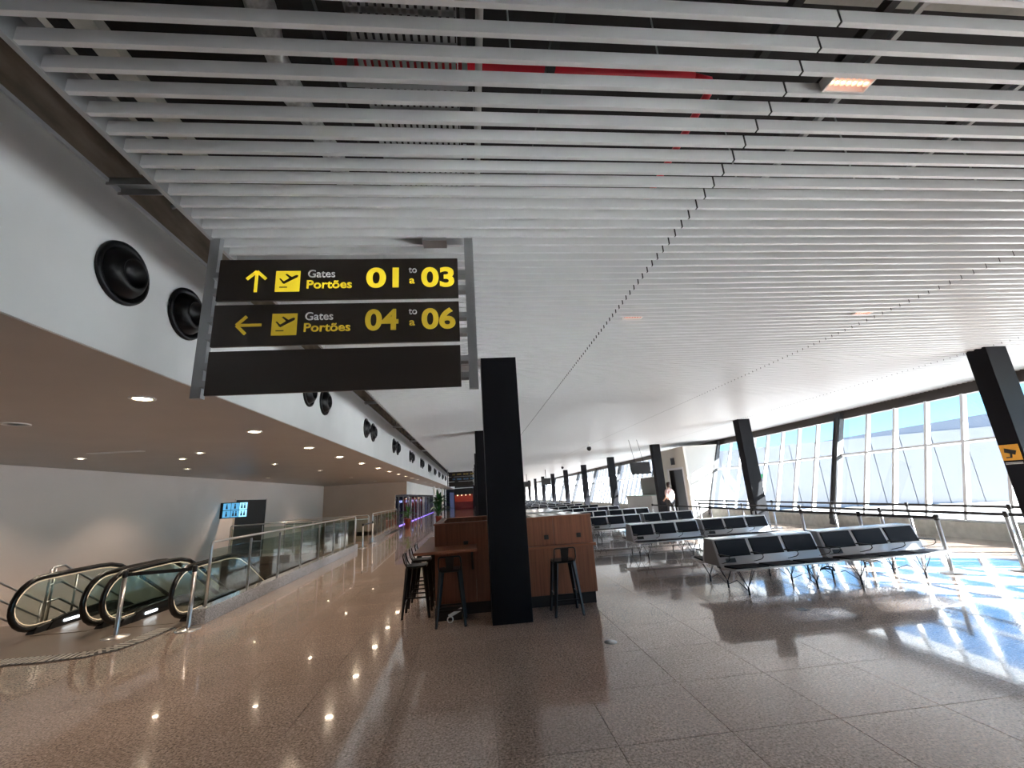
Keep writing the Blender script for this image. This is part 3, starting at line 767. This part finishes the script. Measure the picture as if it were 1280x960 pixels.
# ------------------------------------------------------------------ KERBS AND GLASS RAILINGS
def kerb(name, pa, pb, h=.22, t=.2):
    d = Vector((pb[0]-pa[0], pb[1]-pa[1], 0)).normalized(); n = Vector((-d.y, d.x, 0))*t   # towards -X
    P = []
    for p in (Vector((*pa, 0)), Vector((*pb, 0))):
        P.append([p, p+Vector((0, 0, h)), p+n, p+n+Vector((0, 0, h))])
    return struct(MB().hexa([P[0][0], P[0][1], P[0][2], P[0][3], P[1][0], P[1][1], P[1][2], P[1][3]]).obj(name, M_KERB, bevel=.004))
K1a, K1b = (-4.25, 7.72), (-4.36, 17.2); K2a, K2b = (-4.36, 19.9), (-4.7, 28.0)
kerb('trim_3', K1a, K1b); kerb('trim_4', K2a, K2b)
def railing(label, pa, pb, z0, zt, n, off=(0, 0), two=False):
    r = thing('glass_railing', label, 'railing', (pa[0], pa[1], z0))
    a = Vector((0, 0, 0)); b = Vector((pb[0]-pa[0], pb[1]-pa[1], 0)); H_ = zt-z0
    d = (b-a).normalized(); sd_ = Vector((-d.y, d.x, 0))
    rr = .045
    pts = [a+Vector((0, 0, 0)), a+Vector((0, 0, H_-.06)), a+d*.02+Vector((0, 0, H_-.015)), a+d*.06+Vector((0, 0, H_)), b-d*.06+Vector((0, 0, H_)), b-d*.02+Vector((0, 0, H_-.015)), b+Vector((0, 0, H_-.06)), b]
    MB().tube(pts, .022, 10).obj('top_rail', M_STEEL, r)
    if two: MB().tube([a+Vector((0, 0, H_-.16))+sd_*.06, b+Vector((0, 0, H_-.16))+sd_*.06], .018, 8).obj('hand_rail', M_STEEL, r)
    for k in range(n):
        p, q = a+(b-a)*k/n, a+(b-a)*(k+1)/n
        if k: MB().beam(p, p+Vector((0, 0, H_-.05)), .04, .012, sd_).obj('rail_post', M_STEEL, r)
        MB().beam(p+d*.05+Vector((0, 0, H_*.5-.02)), q-d*.05+Vector((0, 0, H_*.5-.02)), .01, H_-.2, sd_).obj('glass_panel', M_BGLASS, r)
    return r
railing('glass railing with steel top rail along the first stairwell kerb', (-4.34, 7.85), (-4.45, 17.1), .22, 1.2, 7)
railing('glass railing along the second kerb beyond the passage', (-4.46, 19.98), (-4.78, 27.9), .22, 1.2, 7)
railing('glass railing across the far end of the first stairwell', (-9.1, 17.55), (-4.55, 17.55), 0, 1.15, 4)
railing('glass railing with double rail along the far side of the passage', (-8.1, 19.85), (-4.6, 19.85), 0, 1.15, 3, two=True)

# ------------------------------------------------------------------ ESCALATORS
def make_escalator(label, xc):
    r = thing('escalator', label, 'escalator', (xc, 8.0, 0))
    half = .49; Y0 = 0.0                       # local y = world-8
    sl_ = math.tan(math.radians(30))
    def down(y, z): return z if y < 1.5 else z-(y-1.5)*sl_
    for s in (-1, 1):
        x = s*half
        path = [(x, 1.0, .10), (x, .45, .085)]
        for k in range(13):
            a = -PI/2 - PI*k/12
            path.append((x, .02+.40*math.cos(a), .46+.375*math.sin(a)))
        path += [(x, .5, .845), (x, 1.1, .85), (x, 1.35, .835), (x, 1.6, .78), (x, 1.9, .64), (x, 9.4, .64-7.5*sl_)]
        MB().tube(path, .038, 10).obj('handrail', M_RUBBER, r)
        inner = [(x, p[1]+(.045 if p[1] < .3 else 0), p[2]-(.05 if p[2] > .46 else -.05)) for p in path[1:]]
        MB().tube(inner, .006, 6).obj('emissive_strip', M_STRIP, r)  # thin warm emissive line following the handrail
        poly = [(.35, .12)]
        for k in range(13):
            a = -PI/2 - PI*k/12
            poly.append((.05+.37*math.cos(a), .46+.34*math.sin(a)))
        poly += [(1.1, .81), (1.35, .795), (1.6, .74), (1.9, .60), (9.4, .60-7.5*sl_), (9.4, .0-7.5*sl_), (1.9, .05), (1.5, .15), (1.0, .17)]
        MB().prism(poly, 'X', x-.006, x+.006).obj('balustrade_glass', M_BGLASS, r)
        # skirt and outer cladding
        sk = [(.18, 0), (.30, .14), (.55, .19), (1.2, .20), (1.5, .18), (1.9, .05), (9.4, .05-7.5*sl_), (9.4, -.75-7.5*sl_), (1.6, -.55), (1.2, -.01)]
        MB().prism(sk, 'X', x-.05*s-.035, x-.05*s+.035).obj('skirt', M_SKIRT, r)
        MB().prism([(-.02, 0), (.05, .10), (.42, .14), (.42, 0)], 'X', x-.06, x+.06).obj('newel_base', M_BLACK, r, bevel=.01)
        MB().box(x-.09*s-.012, x-.09*s+.012, .45, .72, .07, .105).obj('comb_light', mat('white comb lamp', (1, 1, 1), .3, emit=(.85, .95, 1), es=2.2), r)
    MB().box(-.40, .40, -.1, 1.25, .0, .012).obj('landing_plate', M_MAT, r)
    mb = MB()
    for k in range(34): mb.box(-.395+k*.0235, -.385+k*.0235, 1.25, 1.42, .0, .02)
    mb.obj('comb', M_STEEL, r)
    for k in range(20):
        y = 1.35+k*.38; z = -.0 if k < 1 else -(k)*.219
        m2 = MB().box(-.40, .40, y, y+.38, z-.03, z-.005)
        m2.box(-.40, .40, y+.36, y+.38, z-.219, z-.03)
        m2.obj('step', M_TREAD, r)
    MB().prism([(1.5, -.3), (9.4, -.3-7.9*sl_), (9.4, -.9-7.9*sl_), (1.5, -.9)], 'X', -.5, .5).obj('truss', M_BLACK, r)
    return r
e1 = make_escalator('left escalator of two going down, with black handrails, before the cream wall', -6.475)
e2 = dup(e1, (-5.22, 8.0, 0), label='right escalator of two going down, beside the granite kerb')
# stairs at the far left
r = thing('stair_flight', 'stair flight going down between the left escalator and the cream wall', 'stairs', (-8.25, 9.0, 0))
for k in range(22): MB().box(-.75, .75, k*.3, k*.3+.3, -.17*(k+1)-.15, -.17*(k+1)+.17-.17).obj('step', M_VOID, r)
def stair_rail(x, label):
    r = thing('stair_railing', label, 'railing', (x, 8.8, 0))
    for z in (.9, .62, .34):
        MB().tube([(0, 0, z-.05), (0, .03, z), (0, .25, z+.01), (0, 6.2, z-.01-6.0*.57)], .018, 8).obj('rail', M_STEEL, r)
    for y, zt in ((0, .88), (.08, .88)): MB().tube([(0, y, 0), (0, y, zt)], .02, 8).obj('post', M_STEEL, r)
    for k in range(5):
        y = .55+k*1.1; z = -(y-.25)*.57; MB().tube([(0, y, z-.05), (0, y, z+.88)], .018, 8).obj('post', M_STEEL, r)
stair_rail(-7.52, 'steel three-bar stair railing next to the left escalator')
stair_rail(-9.0, 'steel three-bar stair railing along the cream wall')
# landing strip before the escalators
lm = sroot('trim_5')
MB().prism([(-9.2, 6.6), (-5.4, 6.40), (-4.95, 6.46), (-4.70, 6.66), (-4.60, 7.0), (-4.60, 7.62), (-4.45, 7.72), (-4.45, 8.8), (-9.2, 8.8)], 'Z', -.002, .006).obj('landing_plate', M_MAT, lm)
mb = MB()
edge = [Vector(p) for p in ((-9.2, 6.6), (-5.4, 6.40), (-4.95, 6.46), (-4.70, 6.66), (-4.60, 7.0), (-4.60, 7.62))]
M_DOT = mat('pale stud', (.55, .52, .48), .4)
md = MB()
for p, q in zip(edge[:-1], edge[1:]):
    d = q-p; L = d.length; d = d/L; n = Vector((-d.y, d.x)); k = 0
    a_, b_ = p+n*.15, q+n*.15; md.beam((*a_, .009), (*b_, .009), .004, .28, (0, 0, 1))
    while k*.075 < L:
        c = p+d*k*.075+n*.15; mb.beam((*(c-n*.12), .013), (*(c+n*.12), .013), .034, .008, (d.x, d.y, 0)); k += 1
stuff(mb.obj('stud_strip', M_DOT, lm)); md.obj('dark_band', M_BLACK, lm)

# ------------------------------------------------------------------ RESTROOM BLADE SIGN
r = thing('restroom_sign', 'small lit blue sign with six pictograms projecting from the cream wall', 'sign', (-8.75, 17.0, 1.72))
MB().box(-.50, .46, 0, .08, -.28, .28).obj('housing', M_BLACK, r)
for i in range(3):
    for j in range(2):
        x0 = -.40+i*.285; z0 = -.25+j*.26
        t_ = MB().box(x0, x0+.265, -.008, 0, z0, z0+.24).obj('pictogram_tile', M_PICTB if i == 2 else M_PICTO, r)
        mb = MB(); cx, cz = x0+.13, z0+.12
        for dx in ((0,) if i < 2 and not (i == 1 and j == 0) else (-.05, .05)):
            mb.lathe([(.022, -.004), (0, -.004)], (cx+dx, -.008, cz+.07), 'Y', 10)
            mb.prism([(cx+dx-.035, cz-.08), (cx+dx+.035, cz-.08), (cx+dx+.018, cz+.042), (cx+dx-.018, cz+.042)], 'Y', -.012, -.008)
        mb.obj('figure', M_NAVY, t_)
MB().box(-.54, -.5, .02, .06, -.05, .05).obj('wall_arm', M_BLACK, r)

# ------------------------------------------------------------------ COLUMN SIGN
r = thing('column_sign', 'small orange-yellow camera pictogram sign on the nearest window-side column', 'sign', (9.325, 6.60, 1.83))
MB().box(-.006, .003, -.135, .135, -.14, .13).obj('plate', mat('orange yellow', (.85, .42, .05), .5), r)
mb = MB()
mb.prism([(-.09, .02), (.07, .07), (.085, .0), (-.06, -.05)], 'X', -.010, -.006); mb.prism([(-.02, -.03), (.01, -.02), (.02, -.08), (.08, -.08), (.08, -.10), (-.005, -.10)], 'X', -.010, -.006)
mb.obj('pictogram', M_BLACK, r)
MB().box(-.006, .003, -.12, .12, -.185, -.175).box(-.006, .003, -.12, .12, -.205, -.195).obj('text_line', M_WLET, r)

# ------------------------------------------------------------------ VESTIBULE BY THE WINDOWS
v = thing('gate_vestibule', 'cream boarding vestibule with an open grey door beside the windows', 'vestibule', (10.6, 21.9, 0))
mb = MB(); M_V = mat('cream vestibule wall', (.70, .68, .62), .5); M_DG = mat('dark grey door', (.10, .11, .125), .4)
# local frame: x0=0 face towards hall; y -1.35 .. 1.3
mb.box(0, .1, -1.35, -1.05, 0, 3.4); mb.box(0, .1, .75, 1.3, 0, 3.4); mb.box(0, .1, -1.05, .75, 2.45, 3.4)
mb.obj('hall_wall', M_V, v)
P = [(0.1, -1.35, 0), (0.1, -1.35, 3.4), (0.1, -1.25, 0), (0.1, -1.25, 3.4), (.95, -1.35, 0), (1.95, -1.35, 3.4), (.95, -1.25, 0), (1.95, -1.25, 3.4)]
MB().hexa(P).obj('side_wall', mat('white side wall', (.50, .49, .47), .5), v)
MB().hexa([(a, b+2.6, c) for a, b, c in P]).obj('side_wall', M_V, v)
MB().box(0, 1.9, -1.35, 1.35, 3.4, 3.46).obj('roof', M_V, v)
MB().box(-.02, .03, -1.05, -.95, 0, 2.45).box(-.02, .03, .65, .75, 0, 2.45).box(-.02, .03, -.95, .65, 2.35, 2.45).obj('door_frame', M_ALU, v)
MB().box(.12, .16, -.95, .25, 0, 2.35).obj('door_leaf', M_DG, v); MB().box(.17, .2, -1.0, 1.25, 0, 2.44).obj('opening_shade', M_BLACK, v)  # black sheet added so the inside behind the door looks unlit
MB().box(-.03, 0, -.25, .15, 2.62, 2.98).obj('gate_plate', M_SCREEN, v)
_c = wp(.45, 17.1); tag(MB().box(_c.x-.05, _c.x-.006, 16.95, 17.3, _c.z-.08, _c.z+.08).obj('exit_sign', mat('green exit', (.02, .25, .12), .4, emit=(.02, .4, .2), es=.3)), 'tiny green exit sign fixed to a window pane', 'sign')

# ------------------------------------------------------------------ HANGING SCREEN, counter and board, cctv
r = thing('hanging_screen', 'dark flat screen hanging from the ceiling on two rods before the far windows', 'screen', (7.25, 18, 2.4))
r.rotation_euler = (math.radians(-8), 0, math.radians(8))
MB().box(-.47, .47, 0, .05, -.26, .26).obj('casing', M_BLACK, r, bevel=.008); MB().box(-.45, .45, -.004, 0, -.24, .24).obj('display', M_SCREEN, r)
MB().tube([(-.2, .03, .25), (-.2, .2, 1.31)], .013, 6).obj('rod', M_BLACK, r); MB().tube([(.2, .03, .25), (.2, .2, 1.31)], .013, 6).obj('rod', M_BLACK, r)
r = thing('boarding_counter', 'pale boarding counter with a grey backboard near the far windows', 'counter', (9.9, 24.6, 0))
MB().box(-.35, .35, -1.9, 2.0, 0, 1.08).obj('body', M_WALLW, r); MB().box(-.4, .4, -1.95, 2.05, 1.08, 1.12).obj('counter_top', mat('pale green top', (.55, .68, .62), .3), r)
MB().box(.2, .26, -1.2, .8, 1.12, 2.1).obj('backboard', mat('grey backboard', (.26, .25, .23), .5), r)
for (x, y, z, lab) in ((5.2, 18.5, 3.70, 'small black ceiling camera above the middle bench rows'), (7.0, 33.0, 3.7, 'small black ceiling camera far down the hall')):
    r = thing('ceiling_camera', lab, 'camera', (x, y, z)); MB().tube([(0, 0, 0), (0, 0, -.25)], .02, 8).obj('stem', M_RING, r)
    MB().lathe([(.0, .0), (.08, 0), (.1, -.05), (.1, -.1), (.07, -.16), (0, -.19)], (0, 0, -.22), 'Z', 16).obj('dome', M_BLACK, r)
for i, (x, y) in enumerate(((6.9, 40.5), (6.0, 48.0))):
    r = thing('hanging_screen', 'tiny dark screen hanging far down the hall, %s of two' % ('nearer', 'farther')[i], 'screen', (x, y, 2.6))
    MB().box(-.45, .45, 0, .06, -.3, .3).obj('casing', M_BLACK, r); MB().tube([(0, .03, .3), (0, .03, 1.1)], .03, 6).obj('rod', M_BLACK, r)

# ------------------------------------------------------------------ PERSON by the vestibule
def skin_body(name, verts, edges, radii, m, parent, sub=2):
    me = bpy.data.meshes.new(name); me.from_pydata(verts, edges, []); o = bpy.data.objects.new(name, me); COL.objects.link(o)
    o.modifiers.new('skin', 'SKIN'); me.skin_vertices or None
    if not me.skin_vertices:
        import bmesh
        bm = bmesh.new(); bm.from_mesh(me); bm.verts.layers.skin.verify(); bm.to_mesh(me); bm.free()
    for i, rr in enumerate(radii):
        sv = me.skin_vertices[0].data[i]; sv.radius = rr if isinstance(rr, tuple) else (rr, rr); sv.use_root = (i == 0)
    s_ = o.modifiers.new('sub', 'SUBSURF'); s_.levels = sub; s_.render_levels = sub
    dg = bpy.context.evaluated_depsgraph_get(); dg.update()
    m2 = bpy.data.meshes.new_from_object(o.evaluated_get(dg)); bpy.data.objects.remove(o)
    m2.materials.clear(); m2.materials.append(m)
    for p in m2.polygons: p.use_smooth = True
    o = bpy.data.objects.new(name, m2); COL.objects.link(o); o.parent = parent
    return o
M_SKIN = mat('skin', (.50, .30, .22), .5); M_HAIR = mat('dark brown hair', (.03, .015, .01), .5)
M_SHIRT = mat('pale pink top', (.72, .52, .50), .7); M_PANTS = mat('dark trousers', (.03, .03, .035), .7); M_SHOE = mat('dark shoe', (.05, .04, .04), .5)
per = thing('person', 'standing person with dark hair, pale pink top and dark trousers near the vestibule', 'person', (9.0, 19.4, 0), math.radians(200))
V = [(0, 0, .90), (0, 0, 1.10), (0, .01, 1.30), (0, 0, 1.42), (0, -.01, 1.48), (0, -.02, 1.56), (0, -.02, 1.64),
     (.17, 0, 1.36), (.23, .03, 1.12), (.20, -.14, .98), (.16, -.22, .97), (-.17, 0, 1.36), (-.24, .02, 1.10), (-.22, -.03, .87), (-.21, -.05, .79),
     (.09, 0, .86), (.10, -.04, .48), (.10, .0, .08), (.10, -.13, .035), (-.09, 0, .86), (-.10, .05, .48), (-.10, .09, .08), (-.10, -.04, .035)]
E_ = [(0, 1), (1, 2), (2, 3), (3, 4), (4, 5), (5, 6), (3, 7), (7, 8), (8, 9), (9, 10), (3, 11), (11, 12), (12, 13), (13, 14), (0, 15), (15, 16), (16, 17), (17, 18), (0, 19), (19, 20), (20, 21), (21, 22)]
R_ = [(.14, .10), (.125, .09), (.15, .10), (.09, .07), .05, .075, .07, .05, .042, .034, .028, .05, .042, .034, .028, .08, .058, .04, .035, .08, .058, .04, .035]
skin_body('body', V, E_, R_, M_SKIN, per)
V2 = [V[i] for i in (0, 1, 2, 3, 7, 8, 11, 12)]; skin_body('top', V2, [(0, 1), (1, 2), (2, 3), (3, 4), (4, 5), (3, 6), (6, 7)], [(.165, .12), (.15, .115), (.175, .125), (.10, .085), .07, .06, .07, .06], M_SHIRT, per)
V3 = [V[i] for i in (0, 15, 16, 17, 19, 20, 21)]; skin_body('trousers', V3, [(0, 1), (1, 2), (2, 3), (0, 4), (4, 5), (5, 6)], [(.165, .125), .098, .075, .06, .098, .075, .06], M_PANTS, per)
MB().lathe([(0, 1.75), (.06, 1.745), (.095, 1.70), (.10, 1.64), (.09, 1.57), (.06, 1.50), (0, 1.49)], (0, .025, 0), 'Z', 16).obj('hair', M_HAIR, per)
for s in (-1, 1):
    MB().lathe([(.008, -.006), (0, -.008)], (s*.028, -.098, 1.62), 'Y', 8).obj('eye', M_BLACK, per)
MB().prism([(-.01, 1.58), (.01, 1.58), (0, 1.62)], 'Y', -.112, -.09).obj('nose', M_SKIN, per)
for s in (-1, 1): skin_body('shoe', [(s*.1, (0 if s > 0 else .09)+.03, .04), (s*.1, (0 if s > 0 else .09)-.13, .035)], [(0, 1)], [.05, .04], M_SHOE, per, 1)
for s, w0 in ((1, (.16, -.22, .97)), (-1, (-.21, -.05, .79))):
    for k in range(5):
        dx = (k-2)*.014; L_ = (.05, .065, .07, .065, .05)[k]
        b_ = Vector(w0)+Vector((dx, -.01, -.01))
        MB().tube([b_, b_+Vector((dx*.4, -.015, -L_*.5)), b_+Vector((dx*.4, -.01, -L_))], .008, 6).obj('finger', M_SKIN, per)
tag(MB().box(-.16, .16, -.06, .06, -.15, .12).obj('hand_bag', M_PANTS, loc=(8.66, 19.2, .15), bevel=.03), 'dark bag standing on the floor at the feet of the person', 'bag')

# ------------------------------------------------------------------ POTTED PLANTS
def pot(label, loc, big):
    r = thing('potted_palm' if not big else 'potted_plant', label, 'plant', loc)
    MB().lathe([(0, 0), (.16, 0), (.22, .5), (.24, .52), (.22, .54), (.20, .48), (0, .47)], (0, 0, 0), 'Z', 20).obj('pot', M_TERRA, r)
    MB().lathe([(.2, .475), (0, .48)], (0, 0, 0), 'Z', 16).obj('soil', M_SOIL, r)
    rnd = random.Random(3 if big else 5)
    MB().tube([(0, 0, .45), (.02, 0, .8), (0, .01, 1.0)], .02, 6).obj('stem', M_LEAFD, r)
    N = 46 if big else 30; H_ = 1.5 if big else .95
    for k in range(N):
        a = k*2.4; el = rnd.uniform(.25, 1.3); L = rnd.uniform(.45, .75)*(1.7 if big else 1.1); w_ = .10 if big else .045
        base = Vector((0, 0, rnd.uniform(.6, H_))); d = Vector((math.cos(a)*math.cos(el), math.sin(a)*math.cos(el), math.sin(el)))
        sdv = Vector((-math.sin(a), math.cos(a), 0)); Vv = []; F = []
        for q in range(6):
            t = q/5; c = base+d*L*t+Vector((0, 0, -.35*t*t*L*math.cos(el)*1.6)); ww = w_*math.sin(PI*(.08+.9*t))
            Vv += [c-sdv*ww, c+Vector((0, 0, -.02)), c+sdv*ww]
            if q: F += [(3*q-3, 3*q-2, 3*q+1, 3*q), (3*q-2, 3*q-1, 3*q+2, 3*q+1)]
        MB().add(Vv, F, True).obj('leaf', M_LEAFD if big else M_LEAF, r)
pot('small palm in a terracotta pot at the end of the second railing', (-4.25, 28.9, 0), False)
pot('large dark leafy plant behind the wooden counter in the distance', (-2.35, 29.8, 0), True)
for o in COL.objects:
    pass

# ------------------------------------------------------------------ SHOP FRONT along the hall
struct(MB().box(-4.35, -4.2, 28.15, 64, 2.05, 2.85).obj('wall_shop_fascia', M_WALLW))
sf = struct(MB().box(-5.12, -5.02, 28.15, 28.4, 0, 2.05).obj('wall_shop_front', M_ALU))
for k in range(18):
    y = 28.4+k*2.0
    MB().box(-5.10, -5.085, y+.03, y+1.97, .05, 1.95).obj('pane', M_DGLASS, sf)
    MB().box(-5.12, -5.04, y+1.96, y+2.03, 0, 2.05).obj('frame', M_GALV, sf)
MB().box(-5.14, -5.0, 28.2, 64, 1.95, 2.05).obj('frame', M_BLACK, sf)
struct(MB().box(-8.0, -7.9, 28.2, 64, 0, 2.85).obj('wall_shop_back', mat('dim blue grey wall', (.16, .17, .22), .6)))
r = thing('shop_light_strip', 'violet light strip along the base of the shop front', 'light strip', (-5.2, 46, 0))
MB().box(-.05, .0, -16, 17, 0, .05).obj('strip', mat('violet light', (.3, .2, .8), .4, emit=(.28, .16, 1), es=1.3), r)
r = thing('shop_display', 'dim row of lit display shelves inside the distant shop', 'display', (-7.4, 46, 0))
for k in range(8):
    y = -16+k*4; MB().box(0, .4, y, y+2.2, 0, 1.9).obj('shelf_unit', mat('shelf grey', (.25, .25, .3), .5), r)
    MB().box(.4, .42, y+.2, y+2.0, 1.5, 1.7).obj('lit_header', mat('cool lit header', (.7, .75, 1), .4, emit=(.6, .65, 1), es=2.0), r)
for k in range(4):
    tag(MB().box(-4.0, -3.8, 44+k*6, 44.3+k*6, 0, 2.85).obj('shop_pillar', M_WALLW), 'slim white pillar before the far shop fronts, %s' % (ORD[k].replace('nearest', 'first')+' along the hall'), 'pillar', 'white pillars before the shops')
# far end
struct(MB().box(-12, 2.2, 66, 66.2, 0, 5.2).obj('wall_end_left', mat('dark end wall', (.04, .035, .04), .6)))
struct(MB().box(-2.8, 0, 64, 64.3, 2.85, 3.0).obj('trim_6', M_WALLW))
r = thing('red_kiosk', 'red-lit distant shop kiosk at the end of the hall', 'shop', (-1.4, 64, 0))
MB().box(-1.3, 1.3, 0, 1.2, 0, 1.0).obj('counter', mat('dark red', (.25, .03, .02), .4), r)
MB().box(-1.3, 1.3, .6, 1.2, 1.0, 2.0).obj('back_wall', mat('red lit wall', (.16, .02, .015), .4, emit=(1, .10, .04), es=.04), r)
MB().box(-1.35, 1.35, -.1, 1.2, 2.0, 2.9).obj('header', M_BLACK, r)
for k in range(4): MB().lathe([(.07, 0), (.07, .14), (0, .14)], (-.9+k*.6, .3, 1.86), 'Z', 10).obj('lamp', mat('kiosk lamp', (1, .8, .5), .4, emit=(1, .7, .4), es=1.2), r)
r = thing('lit_menu_board', 'small bright poster at the far end left of the red kiosk', 'poster', (-3.1, 63.8, 0))
MB().box(-.3, .3, 0, .05, 0, 2.4).obj('panel', mat('pale blue poster', (.04, .05, .10), .4, emit=(.4, .5, 1), es=.04), r)
struct(MB().box(2.2, 13.2, 86, 86.2, 0, 5.2).obj('wall_end_right', M_WALLW))
struct(MB().box(2.0, 2.2, 66, 86, 0, 5.2).obj('wall_end_return', M_WALLW))

# ------------------------------------------------------------------ OUTSIDE
struct(MB().box(11.9, 500, -200, 600, -5.2, -5.0).obj('floor_apron', M_APRON))
hg = thing('hangar', 'large white ribbed hangar seen through the windows', 'building', (92, 75, -5))
HZ = 13.2
A = Vector((95, 68, 0)); Bp = Vector((0, 129.0, 0)); d = (Bp-A).normalized(); n = Vector((d.y, -d.x, 0)); n = n if n.y < 0 else -n; L = (Bp-A).length
A0 = A-Vector((92, 75, 0))
k = 0; t = 0
while t < L:
    wd = 4.6
    P = []
    for tt in (t+.06, min(L, t+wd-.06)):
        c = A0+d*tt
        P += [c, c+Vector((0, 0, HZ)), c-n*.4, c-n*.4+Vector((0, 0, HZ))]
    MB().hexa(P).obj('cladding_panel', M_HANGAR, hg); t += wd
c0, c1 = A0-n*1.0, A0+d*L-n*1.0
MB().hexa([c0, c0+Vector((0, 0, HZ)), c0-n*15, c0-n*15+Vector((0, 0, HZ)), c1, c1+Vector((0, 0, HZ)), c1-n*15, c1-n*15+Vector((0, 0, HZ))]).obj('body', M_HANGAR, hg)
c0 = A0-n*.2; c1 = A0+d*26
MB().hexa([c0+Vector((0, 0, HZ)), c0+Vector((0, 0, HZ+2.4)), c0-n*12+Vector((0, 0, HZ)), c0-n*12+Vector((0, 0, HZ+2.6)),
           c1+Vector((0, 0, HZ)), c1+Vector((0, 0, HZ+.1)), c1-n*12+Vector((0, 0, HZ)), c1-n*12+Vector((0, 0, HZ+.2))]).obj('roof_ridge', M_ROOFG, hg)

# ------------------------------------------------------------------ small covers set in the floor
for (x, y, lab, rad) in ((4.14, 5.62, 'small square dark outlet cover in the floor before the first bench', 0), (1.46, 5.16, 'round steel cover in the floor in front of the right end of the counter', 1)):
    mb = MB()
    if rad: mb.lathe([(.07, .0005), (.07, .004), (0, .004)], (x, y, 0), 'Z', 20)
    else: mb.box(x-.06, x+.06, y-.06, y+.06, .0005, .004)
    tag(mb.obj('floor_outlet', M_STEEL if rad else M_KICK), lab, 'floor outlet')
